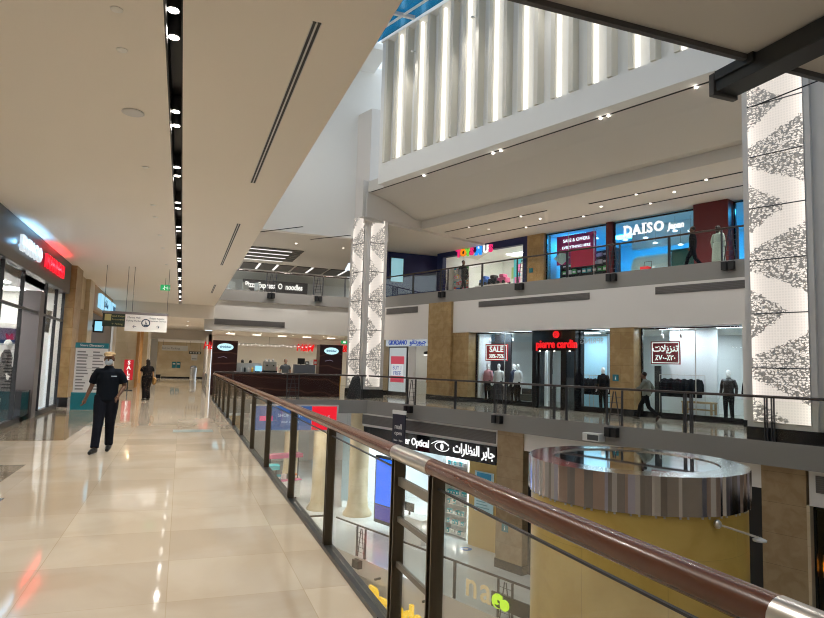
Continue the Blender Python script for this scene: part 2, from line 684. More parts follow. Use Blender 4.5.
# glass roof
b = B()
pts = [(1.46, -6.0), w2(12, 16.9), w2(-22.9, 16.9), (1.46, 28.0)]
b.prism([(1.46, 27.9), (7.75, 27.9), (16.0, 4.6), (19.8, -6), (1.46, -6)], 17.02, 17.05)
rf = struct(b.obj('window_roof', [M_ROOFG]))
b = B()
for k in range(12):
    y = 27.6 - k * 2.9
    b.box(1.46, 7.7 + k * 1.05, y - .06, y + .06, 16.86, 17.02)
for k in range(8):
    xx = 7.05 - 1.35 * k
    b.tube([(xx, 27.9, 16.94), (xx + 12.2, -5.8, 16.94)], .075, 4)
b.obj('glazing_bar', [M_OFFW], rf)

# lower round columns
for (x, y, r) in ((8.15, 28.9, .46), (6.65, 30.4, .40), (6.5, 38.2, .42)):
    b = B().lathe([(r * 1.5, -5.4), (r * 1.5, -5.3), (r * 1.12, -5.05), (r, -4.6), (r, -.6)], 28, 0, (x, y))
    struct(b.obj('column_round', [M_CREAM]))
# ------------------------------------------------------------------ backlit fretwork panels
def fret_material(name, phase, scale):
    """Milky light box behind a metal screen: lace triangles from both sides, fine perforation between."""
    m = bpy.data.materials.new(name)
    m.use_nodes = True
    nt = m.node_tree
    L = nt.links.new
    bs = nt.nodes['Principled BSDF']

    def math_(op, a, b=None, c=None):
        n = N(nt, 'ShaderNodeMath', operation=op)
        for i, x in enumerate((a, b, c)):
            if x is None:
                continue
            if isinstance(x, (int, float)):
                n.inputs[i].default_value = x
            else:
                L(x, n.inputs[i])
        return n.outputs[0]
    uvn = N(nt, 'ShaderNodeUVMap')
    sep = N(nt, 'ShaderNodeSeparateXYZ')
    L(uvn.outputs[0], sep.inputs[0])
    U, V = sep.outputs['X'], sep.outputs['Y']          # u 0..1 across, v counts joints
    half = math_('ADD', math_('MULTIPLY', V, .5), phase)

    def dist(off):                                      # joints away from the nearest triangle axis
        return math_('MULTIPLY', math_('ABSOLUTE', math_('SUBTRACT', math_('FRACT', math_('ADD', half, off)), .5)), 2.0)
    left_lim = math_('SUBTRACT', .47, math_('MULTIPLY', U, .68))
    right_lim = math_('ADD', .18, math_('MULTIPLY', U, .45))
    wob = N(nt, 'ShaderNodeTexNoise')
    wob.inputs['Scale'].default_value = 14
    com = N(nt, 'ShaderNodeCombineXYZ')
    L(math_('MULTIPLY', U, .9), com.inputs['X'])
    L(V, com.inputs['Y'])
    L(com.outputs[0], wob.inputs['Vector'])
    wv = math_('MULTIPLY', math_('SUBTRACT', wob.outputs['Fac'], .5), .22)
    tl = math_('LESS_THAN', math_('ADD', dist(0.0), wv), left_lim)
    trr = math_('LESS_THAN', math_('ADD', dist(0.5), wv), right_lim)
    tri = math_('MAXIMUM', tl, trr)
    vo = N(nt, 'ShaderNodeTexVoronoi')
    vo.feature = 'F1'
    vo.inputs['Scale'].default_value = scale
    L(com.outputs[0], vo.inputs['Vector'])
    wave = N(nt, 'ShaderNodeTexWave')
    wave.wave_type = 'RINGS'
    wave.inputs['Scale'].default_value = scale * .28
    wave.inputs['Distortion'].default_value = 6.0
    wave.inputs['Detail'].default_value = 1.0
    wave.inputs['Detail Scale'].default_value = 3.0
    L(com.outputs[0], wave.inputs['Vector'])
    lace = math_('MAXIMUM', math_('GREATER_THAN', vo.outputs['Distance'], .55), math_('LESS_THAN', wave.outputs['Fac'], .20))
    dark = math_('MULTIPLY', tri, lace)
    # perforation between the triangles
    pu = math_('SINE', math_('MULTIPLY', math_('ADD', U, math_('MULTIPLY', V, 1.0)), 62))
    pv = math_('SINE', math_('MULTIPLY', math_('SUBTRACT', U, math_('MULTIPLY', V, 1.0)), 62))
    perf = math_('MULTIPLY', math_('GREATER_THAN', math_('MULTIPLY', pu, pv), .15), math_('SUBTRACT', 1.0, tri))
    edge = math_('ADD', .72, math_('MULTIPLY', math_('POWER', math_('ABSOLUTE', math_('SUBTRACT', math_('MULTIPLY', U, 2.0), 1.0)), 3.0), .5))
    st = math_('MULTIPLY', edge, math_('SUBTRACT', 1.0, math_('ADD', math_('MULTIPLY', dark, .86), math_('MULTIPLY', perf, .13))))
    bs.inputs['Base Color'].default_value = (.35, .33, .31, 1)
    bs.inputs['Roughness'].default_value = .6
    bs.inputs['Emission Color'].default_value = (1, .90, .80, 1)
    L(math_('MULTIPLY', st, .66), bs.inputs['Emission Strength'])
    MATS[name] = m
    return m


M_FRET_A = fret_material('backlit_fretwork', .5, 24)
M_FRET_B = fret_material('backlit_fretwork_far', .5, 16)


def fret_panel(root, name, a, c, z0, z1, mtl, v0, v1, thick=.03):
    """Panel from plan point a to c (left to right as seen from outside), split in joints."""
    a, c = Vector((*a, 0)), Vector((*c, 0))
    n = (c - a).normalized().cross(Vector((0, 0, 1)))
    b = B()
    p = [a + n * thick, c + n * thick]
    b.quad((p[0].x, p[0].y, z0), (p[1].x, p[1].y, z0), (p[1].x, p[1].y, z1), (p[0].x, p[0].y, z1))
    b.uv[0] = [(0, v0), (1, v0), (1, v1), (0, v1)]
    for s, e in ((a, p[0]), (p[1], c)):
        b.quad((s.x, s.y, z0), (e.x, e.y, z0), (e.x, e.y, z1), (s.x, s.y, z1), 1)
    b.quad((a.x, a.y, z1), (p[0].x, p[0].y, z1), (p[1].x, p[1].y, z1), (c.x, c.y, z1), 1)
    b.quad((c.x, c.y, z0), (p[1].x, p[1].y, z0), (p[0].x, p[0].y, z0), (a.x, a.y, z0), 1)
    o = b.obj(name, [mtl, M_GREY], root)
    j = B()
    k = math.ceil(v0)
    while k < v1:
        z = z0 + (k - v0) / (v1 - v0) * (z1 - z0)
        j.tube([p[0] + n * .004 + Vector((0, 0, z)), p[1] + n * .004 + Vector((0, 0, z))], .016, 6)
        k += 1
    j.obj('joint', [M_DGREY], o)
    return o


# right column (facade frame, front on the gallery edge)
t = thing('lit_column', 'tall white column with one broad backlit lace-pattern panel, standing at the gallery edge by the menswear windows', 'column', W(-6.0, 17.5), FR)
b = B()
b.box(-.78, .82, -.36, .9, .32, 10.1)
b.box(.82, 1.5, -.22, .9, .32, 10.1)
b.obj('shaft', [M_LINTEL], t)
B().box(-.80, 1.52, -.38, .92, 0, .32).obj('plinth', [M_PLINTH], t)
fret_panel(t, 'light_panel', (-.63, -.36), (.68, -.36), .46, 10.1, M_FRET_A, .02, 6.96)
# left column: two lit faces, 110 degrees apart
t = thing('lit_column', 'tall white corner column with two narrow backlit lace-pattern faces beside the drinks kiosk', 'column', (8.25, 29.3, 0))
P0, P1, PL = (0, 0), (1.06, 0), (-.342 * 1.4, .94 * 1.4)
PB = (1.06 - .342 * 1.4, .94 * 1.4)
B().prism([P0, P1, PB, PL], .42, 14.5).obj('shaft', [M_LINTEL], t)
B().prism([(-.02, -.03), (1.09, -.03), (PB[0] + .03, PB[1]), (PL[0] - .03, PL[1])], 0, .42).obj('plinth', [M_PLINTH], t)
fret_panel(t, 'light_panel', (.17, 0), (.89, 0), .55, 9.02, M_FRET_B, .1, 5.95)
fret_panel(t, 'light_panel', (-.342 * 1.18, .94 * 1.18), (-.342 * .24, .94 * .24), .55, 9.02, M_FRET_B, .1, 5.95)
# ------------------------------------------------------------------ balustrades
def ladder_bracket(root, x, w, floor=0.0, top=1.06, m=None, box=True, side=-1):
    """Narrow module between two posts: A-shaped struts, thin rungs and a floodlight box hung on the slab edge."""
    b = B()
    for xx in (x, x + w):
        b.box(xx - .022, xx + .022, -.03, .03, floor - .05, top)
    mid = x + w / 2
    b.tube([(x + .06, .0, floor - .05), (mid - .03, 0, top - .04)], .018, 6)
    b.tube([(x + w - .06, .0, floor - .05), (mid + .03, 0, top - .04)], .018, 6)
    for k in range(5):
        z = floor + .17 + k * .17
        b.tube([(x, .02, z), (x + w, .02, z)], .008, 5)
    o = b.obj('ladder_bracket', [m or M_FRAME], root)
    if box:
        f = B()
        f.box(x + .06, x + w * .46, side * .24, side * .04, floor - .34, floor - .06)
        f.box(x + w * .54, x + w - .06, side * .24, side * .04, floor - .34, floor - .06)
        f.obj('floodlight', [M_BLACK], o)
    return o


# our own balustrade along the walkway
t = thing('balustrade', 'glass balustrade with round red wood handrail running along the marble walkway', 'balustrade', (1.27, 0, 0))
YS, YE = -4.0, 26.3
sl = [(-1.4, -1.0), (.74, 1.05), (3.08, 3.66), (26.05, 26.35)]
prev = YS
for a, c in sl:
    if a > prev:
        B().tube([(0, prev, 1.056), (0, a, 1.056)], .045, 18).obj('handrail', [M_WOOD], t)
    B().tube([(0, a, 1.056), (0, c, 1.056)], .047, 18).obj('steel_sleeve', [M_STEEL], t)['label'] = 'brushed steel sleeve on the handrail'
    prev = c
b = B()
b.box(-.007, .007, YS, 3.0, .957, .965)
b.box(-.007, .007, 3.64, YE, .957, .965)
b.obj('glass_cap', [M_FRAME], t)
b = B()
b.box(-.04, .05, YS, YE, 0, .035)
b.obj('base_channel', [M_DSTEEL], t)
posts = [-2.9, -.8, .90, 3.02, 3.62, 5.42, 7.35, 9.55, 11.6, 13.7, 15.8, 17.9, 20.0, 22.1, 24.2, 26.25]
for k, y in enumerate(posts):
    b = B()
    b.box(-.035, .035, y - .032, y - .020, .02, 1.02)
    b.box(-.035, .035, y + .020, y + .032, .02, 1.02)
    b.box(-.02, .02, y - .02, y + .02, .02, .95, 1)
    b.obj('post', [M_BRONZE, M_DSTEEL], t)
    if k + 1 < len(posts) and abs(posts[k + 1] - y) > 1:
        B().box(-.006, .006, y + .05, posts[k + 1] - .05, .045, .96).obj('glass_panel', [M_GLASSB], t)
b = B()
b.box(-.012, .012, 3.05, 3.60, .87, .92)
b.box(-.010, .010, 3.05, 3.60, .66, .69)
b.box(-.010, .010, 3.05, 3.60, .40, .43)
b.obj('cross_bar', [mat('bar_grey', (.22, .20, .17), .4, .5, noise=.06)], t)
B().box(-.006, .006, 3.05, 3.60, .045, .86).obj('glass_panel', [M_GLASSB], t)


def far_rail(name, label, loc, rotz, x0, x1, floor, singles, modules, group=None, gz=.06, box=True):
    t = thing(name, label, 'balustrade', loc, rotz, group)
    B().tube([(x0, 0, 1.1), (x1, 0, 1.1)], .035, 8).obj('handrail', [M_RAILD], t)
    xs = [x0] + sorted(singles + [m - .02 for m in modules]) + [x1]
    for s in singles:
        b = B()
        b.box(s - .04, s - .015, -.03, .03, -.02, 1.08)
        b.box(s + .015, s + .04, -.03, .03, -.02, 1.08)
        b.obj('post', [M_FRAME], t)
    cuts = sorted([(s - .05, s + .05) for s in singles] + [(m - .03, m + .55) for m in modules])
    p = x0
    for a, c in cuts + [(x1, x1)]:
        if a - p > .2:
            B().box(p + .01, a - .01, -.006, .006, gz, 1.0).obj('glass_panel', [M_GLASS], t)
        p = c
    for m in modules:
        ladder_bracket(t, m, .52, 0, 1.06, box=box)
    return t


far_rail('balustrade', 'dark railed glass balustrade along the far gallery, level with our walkway', W(-16, 16.95 + .1, 0), FR,
         -7.15, 28, 0, [-1.47, 3.2, 3.7, 7.62, 7.8, 9.7, 9.86, 12.3, 15, 18, 21], [-4.38, .57, 5.17])
far_rail('balustrade', 'dark railed glass balustrade upstairs before the toy shop and the blue-lit shop', W(-16, 21.08, 5.4), FR,
         -12.6, 28, 5.4, [-9.0, -4.0, .76, 5.12, 8.9, 12, 15], [-6.85, -1.88, 2.64, 6.95])
far_rail('balustrade', 'dark railed glass balustrade on the bridge-end gallery left of the lit corner column', (5.6, 34.46, 5.4), 0,
         -4.1, 4.2, 5.4, [2.9, 4.0], [-1.5, 1.1])
far_rail('balustrade', 'dark railed glass balustrade in front of the maroon drinks kiosk', (4.6, 27.66, 0), 0,
         -3.28, 3.4, 0, [-2.5, 3.2], [-.2], box=False)
far_rail('balustrade', 'glass balustrade of the lower gallery with dark handrail, seen past the round drum', W(-13, 13.86, -5.4), FR,
         -7.6, 25, -5.4, [-4.2, -1.05, 3, 6, 9], [-6.2, .72], gz=.02)
far_rail('balustrade', 'glass balustrade of the lower gallery crossing under the video screen', (3.5, 24.46, -5.4), 0,
         -2.2, 2.25, -5.4, [-1.5, .6], [-.6], gz=.02)
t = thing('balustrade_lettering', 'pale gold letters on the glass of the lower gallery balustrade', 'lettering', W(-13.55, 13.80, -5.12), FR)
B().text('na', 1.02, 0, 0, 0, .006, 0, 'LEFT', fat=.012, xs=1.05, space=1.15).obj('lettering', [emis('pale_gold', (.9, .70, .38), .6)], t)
# ------------------------------------------------------------------ ceiling fittings
g = 'downlights in the black ceiling slot'
first = None
ys = []
for k in range(14):
    ys += [5.5 + 2.33 * (k - 1), 5.98 + 2.33 * (k - 1)]
for k, y in enumerate(ys):
    if y > 33.5:
        continue
    if first is None:
        first = thing('downlight', 'small round white downlight in the black ceiling slot over the walkway', 'light', (-.25, y, 4.56), 0, g)
        B().lathe([(.055, 0), (.062, .02), (.05, .19)], 16).obj('housing', [M_DGREY], first)
        B().lathe([(.048, -.006), (.048, .004)], 16).obj('lens', [E_LAMP], first)
    else:
        dup(first, (-.25, y, 4.56), 0)
for k in range(13):
    spot((-.24, 3.4 + 2.4 * k, 4.50), 205, WARM, 150, 1.0, .05)

spk = thing('ceiling_speaker', 'flat round loudspeaker disc in the ceiling left of the black slot', 'speaker', (-.71, 7.77, 4.45))
B().lathe([(.12, -.001), (.125, -.012), (.11, -.02)], 24).obj('grille', [M_PAPER], spk)
sd = thing('smoke_detector', 'tiny pale smoke detector on the ceiling left of the black slot', 'detector', (-.68, 5.47, 4.45), 0, 'ceiling detectors')
B().lathe([(.05, 0), (.05, -.006), (.035, -.014), (.012, -.016)], 18).obj('body', [M_OFFW], sd)
for (x, y) in ((-.70, 6.2), (-.68, 12.44), (-.68, 13.49), (-.65, 15.43), (-.63, 17.2), (-.69, 9.99), (-.6, 20.2), (-.62, 27)):
    dup(sd, (x, y, 4.45), 0)

for (x, y0, y1, lab) in ((.90, 5.0, 10.1, 'long twin-slot black air diffuser in the ceiling nearest the viewer'),
                         (.95, 13.3, 19.4, 'twin-slot black air diffuser in the ceiling, second from the viewer'),
                         (1.02, 24.6, 27.8, 'short black air diffuser at the far end of the ceiling edge')):
    t = thing('air_diffuser', lab, 'vent', (x, y0, 4.45))
    b = B()
    b.box(-.034, -.008, 0, y1 - y0, -.004, .0)
    b.box(.008, .034, 0, y1 - y0, -.004, .0)
    b.obj('slot', [M_BLACK], t)
    b = B()
    b.box(-.042, -.034, 0, y1 - y0, -.008, 0)
    b.box(.034, .042, 0, y1 - y0, -.008, 0)
    b.box(-.008, .008, 0, y1 - y0, -.008, 0)
    b.obj('frame', [M_PAPER], t)

# steel beam under the bridge
t = thing('steel_beam', 'dark box steel beam with end plate under the bridge soffit at upper right', 'beam', (4.72, 4.42, 4.36))
b = B()
b.box(-.13, .13, -7, -.06, -.10, .08)
b.obj('beam_body', [M_DSTEEL], t, bevel=.008)
B().box(-.15, .15, -.06, 0, -.13, .085).obj('end_plate', [M_DGREY], t, bevel=.006)
b = B()
b.box(-.16, -.11, -.5, -.08, .0, .085)
b.obj('bracket', [M_DSTEEL], t)

# emergency exit sign on a rod
t = thing('exit_sign', 'small green running-man exit sign hanging from the walkway ceiling', 'sign', (-.70, 23.6, 4.1))
b = B()
b.box(-.16, .16, -.02, .02, -.10, .10)
b.obj('sign_body', [E_GREEN if False else emis('exit_green', (.02, .50, .14), .9)], t)
b = B()
b.text('\u2190', .16, .09, -.021, -.055, .003, 0)
b.ell((-.03, -.022, .055), .018, .004, .018, 8, 6)
b.tube([(-.03, -.022, .035), (-.045, -.022, -.02), (-.02, -.022, -.05), (-.035, -.022, -.085)], .012, 5)
b.tube([(-.045, -.022, -.02), (-.085, -.022, -.05)], .011, 5)
b.tube([(-.03, -.022, .03), (.005, -.022, .0)], .009, 5)
b.obj('pictogram', [E_WHITE], t)
B().cyl((0, 0, .10), (0, 0, .35), .008, 6).obj('rod', [M_DGREY], t)

# track lights on the soffits of the far side (recessed black slots with small lamps)
def track(name, label, loc, rotz, length, lamps, r=.05, w=.07):
    t = thing(name, label, 'light track', loc, rotz)
    B().box(0, length, -w / 2, w / 2, -.023, -.003).obj('slot', [M_BLACK], t)
    for x in lamps:
        B().lathe([(r, -.022), (r, -.03), (r * .6, -.032)], 10, 0, (x, 0)).obj('lamp', [E_LAMP], t)
    return t


track('light_track', 'long black light slot on the upper gallery soffit nearer the coffer edge', W(-23.9, 22.25, 8.78), FR, 6.7, [1.8, 5.2])
track('light_track', 'black light slot continuing along the upper soffit above the blue-lit shop', W(-15.2, 22.55, 8.78), FR, 8.0, [2.2, 5])
track('light_track', 'long black light slot on the upper soffit close above the toy shop front', W(-24.2, 24.2, 8.78), FR, 15.5, [4.2, 7.6, 10.9])
for k, (x0, y0, ln, lab) in enumerate(((3.0, 31.4, 3.2, 'black light slot on the far upper ceiling nearest the atrium'),
                                       (5.9, 31.7, 2.6, 'second black light slot on the far upper ceiling beside the corner column'))):
    track('light_track', lab, (x0, y0, 8.0), R(-52), ln, [])
for (u, d) in ((-12, 17.55), (-13.0, 17.55), (-16.5, 17.55), (-17, 17.55), (-20, 17.55)):
    pass
lampg = 'tiny lamps under the fin wall'
t0 = None
for u in (-20.3, -16.2, -15.8, -11.4, -11.1, -8.2):
    if t0 is None:
        t0 = thing('downlight', 'tiny bright lamp in the black slot under the fin wall', 'light', W(u, 17.55, 10.0), FR, lampg)
        B().lathe([(.05, -.02), (.05, .02)], 10).obj('lens', [E_LAMP], t0)
    else:
        dup(t0, W(u, 17.55, 10.0), FR)

# dark panel grid and slats in the far upper ceiling
t = thing('ceiling_grille', 'dark slatted ceiling panel with white strip lights over the far upper gallery', 'ceiling panel', (2.2, 35.2, 7.985))
b = B()
for k in range(7):
    b.box(0, 4.0, k * .62, k * .62 + .44, -.03, .0)
b.obj('slat', [M_GRILLE], t)
b = B()
for k in range(4):
    b.box(.2, 3.4, .48 + k * 1.24, .58 + k * 1.24, -.05, -.0)
b.obj('strip_light', [E_WHITE], t)
t = thing('ceiling_grille', 'row of square dark ceiling panels beyond the strip lights on the far upper gallery', 'ceiling panel', (2.2, 41.0, 7.985))
for k in range(8):
    b = B()
    b.box(k * 1.15, k * 1.15 + .95, 0, 2.6, -.05, 0)
    b.obj('panel', [M_GRILLE], t)
b = B()
for k in (2, 3, 5, 7):
    b.box(k * 1.15 - .16, k * 1.15 - .04, .1, 2.4, -.06, 0)
b.obj('strip_light', [E_WHITE], t)

# vents on the lintels
def vent(label, loc, rotz, w, h):
    t = thing('vent_grille', label, 'vent', loc, rotz)
    B().box(0, w, -.012, .0, 0, h).obj('grille', [M_GRILLE], t)
    b = B()
    n = max(3, int(h / .05))
    for k in range(n):
        z = h * (k + .3) / n
        b.box(0, w, -.02, -.012, z, z + .012)
    b.obj('slat', [M_GREYWALL], t)


vent('long dark air grille on the white lintel left of the menswear shop front', W(-20.1, 20.99, 4.43), FR, 6.0, .27)
vent('dark air grille on the white lintel over the right menswear window', W(-11.36, 20.99, 4.43), FR, 4.2, .27)
vent('dark air grille on the white wall over the blue-lettered shop', W(-27.1, 20.99, 4.40), FR, 2.65, .32)
vent('dark air grille on the white bulkhead behind the drinks kiosk', (1.5, 34.49, 3.50), 0, 3.7, .30)
vent('long dark air grille above the black optician fascia', W(-23.8, 17.24, -1.12), FR, 8.3, .42)
vent('dark air grille above the dark shop at lower right', W(-5.3, 17.24, -1.12), FR, 2.5, .40)

# floodlights high in the atrium, on the fin wall and unseen added ones opposite
fg = 'floodlights high on the fin wall'
f = None
for k, u in enumerate((-20.5, -16.8, -13.1, -9.4, -5.7, -2)):
    p = W(u, 16.9, 15.6)
    if f is None:
        f = thing('atrium_floodlight', 'small floodlight head on the ribbed white wall high in the atrium', 'light', p, FR, fg)
        B().cyl((0, 0, 0), (0, -.12, -.05), .05, 10).obj('lamp_head', [M_OFFW], f)
        B().cyl((0, .1, 0), (0, 0, 0), .015, 6).obj('arm', [M_STEEL], f)
    else:
        dup(f, p, FR)
    q = W(u, 16.55, 15.5)
    spot(q, 190, (1.0, .97, .93), 165, 1.0, .12, (R(-38), 0, FR), 'floodlight_beam')
f = None
for k, y in enumerate((2, 7, 12, 17, 22, 27)):
    if f is None:
        f = thing('atrium_floodlight', 'small added unseen floodlight head on the white wall above our ceiling edge', 'light', (1.62, y, 14), 0, 'added floodlights high on the left atrium wall')
        B().cyl((0, 0, 0), (.12, 0, -.05), .05, 10).obj('lamp_head', [M_OFFW], f)
        B().cyl((-.16, 0, 0), (0, 0, 0), .015, 6).obj('arm', [M_STEEL], f)
    else:
        dup(f, (1.62, y, 14), 0)
    spot((1.95, y, 13.9), 215, (1.0, .97, .93), 165, 1.0, .12, (0, R(-55), 0), 'floodlight_beam')  # unseen beams added to brighten the fin wall
# ------------------------------------------------------------------ people and shop dummies
def fuse(b, name, mats, parent, voxel=.012, smooth=4):
    """One continuous surface from overlapping tapered limbs."""
    o = b.obj(name + '_raw', mats)
    r = o.modifiers.new('fuse', 'REMESH')
    r.mode = 'VOXEL'
    r.voxel_size = voxel
    s = o.modifiers.new('soften', 'SMOOTH')
    s.factor = .5
    s.iterations = smooth
    dg = bpy.context.evaluated_depsgraph_get()
    dg.update()
    me = bpy.data.meshes.new_from_object(o.evaluated_get(dg))
    me.name = name
    for p in me.polygons:
        p.use_smooth = True
    bpy.data.objects.remove(o)
    n = bpy.data.objects.new(name, me)
    me.materials.clear()
    for m in mats:
        me.materials.append(m)
    COL.objects.link(n)
    if parent is not None:
        n.parent = parent
    return n


SK_BROWN = mat('skin_brown', (.15, .075, .045), .5, noise=.08)
SK_LIGHT = mat('skin_light', (.52, .30, .20), .5, noise=.06)
SK_DUMMY = mat('dummy_white', (.75, .73, .70), .4, noise=.02)
HAIR = mat('dark_hair', (.012, .009, .008), .5, noise=.3, nscale=60)


def stand(**k):
    """Default standing joints (x to the viewer's right, facing -y), metres for a 1.75 m figure."""
    j = dict(head=(0, -.02, 1.62), neck=(0, 0, 1.47), chest=(0, 0, 1.28), waist=(0, .0, 1.06), pelvis=(0, 0, .95),
             sl=(-.19, .01, 1.41), el=(-.25, .03, 1.13), wl=(-.26, -.04, .89),
             sr=(.19, .01, 1.41), er=(.25, .03, 1.13), wr=(.26, -.04, .89),
             hl=(-.09, 0, .93), kl=(-.10, -.02, .51), al=(-.11, .02, .09),
             hr=(.09, 0, .93), kr=(.10, -.02, .51), ar=(.11, .02, .09), tl=None, tr=None)
    j.update(k)
    return j


def hand(b, wrist, elbow, side, curl=.5):
    """Palm, four unequal bent fingers and a thumb leaving the palm's side."""
    w, e = Vector(wrist), Vector(elbow)
    d = (w - e).normalized()
    s = Vector((side, 0, 0))
    f = Vector((0, -1, 0))
    f = (f - d * f.dot(d)).normalized()
    x = d.cross(f).normalized()
    pal = w + d * .085
    b.tube([w - d * .02, w + d * .03, w + d * .06, pal], [.027, .032, .038, .036], 10, 0, True, .55)
    for i, ln in enumerate((.062, .074, .070, .054)):
        o = pal + f * ((i - 1.5) * -.019) - d * .006
        k1 = o + d * ln * .5 - s * 0
        k2 = k1 + (d * (1 - curl) - x * side * curl).normalized() * ln * .32
        k3 = k2 + (d * (1 - 1.4 * curl) - x * side * 1.2 * curl).normalized() * ln * .25
        b.tube([o, k1, k2, k3], [.0105, .0098, .009, .0075], 7)
    o = w + d * .03 + f * .026
    b.tube([o, o + (d + f * 1.0).normalized() * .035, o + (d * 1.4 + f * .8).normalized() * .068], [.013, .0115, .009], 7)


def body(b, J, head=True, feet=True):
    v = {k: Vector(x) for k, x in J.items() if x is not None}
    if head:
        h = v['head']
        b.ell(h + Vector((0, .012, .03)), .076, .094, .105, 16, 12)
        b.ell(h + Vector((0, -.028, -.045)), .056, .062, .072, 14, 10)
        b.tube([h + Vector((0, -.085, .02)), h + Vector((0, -.108, -.025)), h + Vector((0, -.09, -.032))], [.009, .016, .012], 8)
        for s in (-1, 1):
            b.ell(h + Vector((s * .078, .012, -.005)), .012, .024, .034, 8, 6)
            b.ell(h + Vector((s * .034, -.082, .022)), .016, .010, .008, 8, 6)
        b.tube([h + Vector((-.024, -.088, -.065)), h + Vector((.024, -.088, -.065))], .010, 6)
        b.tube([h + Vector((0, .02, -.05)), v['neck'] + Vector((0, .01, -.04))], [.054, .062], 12)
    b.tube([v['neck'], v['neck'].lerp(v['chest'], .35), v['chest'], v['waist'], v['pelvis'], v['pelvis'] - Vector((0, 0, .08))],
           [.07, .13, .155, .14, .155, .12], 16, 0, True, .72)
    for s in 'lr':
        sh, el, wr = v['s' + s], v['e' + s], v['w' + s]
        b.tube([v['chest'].lerp(v['neck'], .5), sh - Vector((0, 0, .03)), sh.lerp(el, .5), el, el.lerp(wr, .35), wr], [.07, .058, .048, .038, .038, .026], 12)
        hp, kn, an = v['h' + s], v['k' + s], v['a' + s]
        b.tube([hp + Vector((0, 0, .04)), hp.lerp(kn, .3), kn, kn.lerp(an, .35), an], [.09, .083, .054, .056, .036], 12)
        if feet:
            toe = v.get('t' + s, an + Vector((0, -.17, -.06)))
            b.tube([an + Vector((0, .04, -.05)), an + Vector((0, -.03, -.04)), toe], [.036, .04, .026], 8)
        hand(b, wr, el, -1 if s == 'l' else 1)


def shirt(b, J, sleeve=.45, r=1.0, hem=-.06, collar=True):
    v = {k: Vector(x) for k, x in J.items() if x is not None}
    b.tube([v['neck'] + Vector((0, 0, .0)), v['neck'].lerp(v['chest'], .4), v['chest'], v['waist'], v['pelvis'], v['pelvis'] + Vector((0, 0, hem))],
           [.075 * r, .15 * r, .175 * r, .165 * r, .172 * r, .168 * r], 18, 0, True, .76)
    for s in 'lr':
        sh, el, wr = v['s' + s], v['e' + s], v['w' + s]
        pts, rr = [v['chest'].lerp(v['neck'], .45), sh - Vector((0, 0, .035))], [.09 * r, .070 * r]
        if sleeve <= 1:
            pts += [sh.lerp(el, sleeve * .6), sh.lerp(el, sleeve * 1.2)]
            rr += [.068 * r, .066 * r]
        else:
            pts += [sh.lerp(el, .6), el, el.lerp(wr, .5), el.lerp(wr, .93)]
            rr += [.062 * r, .053 * r, .05 * r, .042 * r]
        b.tube(pts, rr, 12)
    if collar:
        b.tube([v['neck'] + Vector((0, .0, -.035)), v['neck'] + Vector((0, .0, .03))], [.085, .072], 14)


def trousers(b, J, r=1.0, short=1.0):
    v = {k: Vector(x) for k, x in J.items() if x is not None}
    b.tube([v['pelvis'] + Vector((0, 0, .10)), v['pelvis'], v['pelvis'] - Vector((0, 0, .09))], [.152 * r, .165 * r, .13 * r], 16, 0, True, .74)
    for s in 'lr':
        hp, kn, an = v['h' + s], v['k' + s], v['a' + s]
        b.tube([hp + Vector((0, 0, .05)), hp.lerp(kn, .3), kn, kn.lerp(an, .5), an.lerp(kn, .02)],
               [.10 * r, .098 * r, .074 * r, .066 * r, .062 * r], 12)


def shoes(b, J):
    v = {k: Vector(x) for k, x in J.items() if x is not None}
    for s in 'lr':
        an = v['a' + s]
        toe = v.get('t' + s, an + Vector((0, -.18, -.055)))
        fl = (toe - an)
        b.tube([an + Vector((0, .05, .0)), an + Vector((0, .045, -.05))], [.045, .048], 10)
        b.tube([an - fl * .25 + Vector((0, 0, -.055)), an + fl * .3 + Vector((0, 0, -.02)), an + fl * .75 + Vector((0, 0, -.005)), toe + fl * .18],
               [.044, .052, .046, .03], 12)


def skirt(b, J, z, r0, r1):
    v = Vector(J['waist'])
    b.tube([v + Vector((0, 0, .02)), v + Vector((0, 0, -.18)), (v.x, v.y, z + .2), (v.x, v.y, z)], [r0, r0 * 1.18, r1 * .97, r1], 18, 0, True, .8)


def figure(name, label, cat, loc, rotz, J, skin, top, low, shoe, height=1.75, sleeve=.45, vox=.011, group=None, head=True, hair=None, r=1.0, dress=None, lr=1.0):
    t = thing(name, label, cat, loc, rotz, group)
    t.scale = (height / 1.75,) * 3
    b = B()
    body(b, J, head)
    fuse(b, 'body', [skin], t, vox)
    b = B()
    shirt(b, J, sleeve, r)
    fuse(b, 'shirt' if cat == 'person' else 'top_garment', [top], t, vox + .001)
    b = B()
    if dress:
        skirt(b, J, *dress)
        fuse(b, 'skirt', [low], t, vox + .001)
    else:
        trousers(b, J, lr)
        fuse(b, 'trousers', [low], t, vox + .001)
    if shoe:
        b = B()
        shoes(b, J)
        fuse(b, 'shoes', [shoe], t, vox)
    if hair:
        h = Vector(J['head'])
        b = B()
        b.ell(h + Vector((0, .028, .052)), .084, .094, .092, 14, 10)
        if hair == 'long':
            b.ell(h + Vector((0, .06, -.05)), .09, .065, .15, 12, 8)
            b.ell(h + Vector((0, .12, .05)), .055, .05, .055, 10, 7)
        fuse(b, 'hair', [HAIR], t, .012, 2)
    return t


def cloth(name, c, rough=.9, noise=.1, nscale=30):
    return mat(name, c, rough, 0, None, 0, .12, noise, nscale)


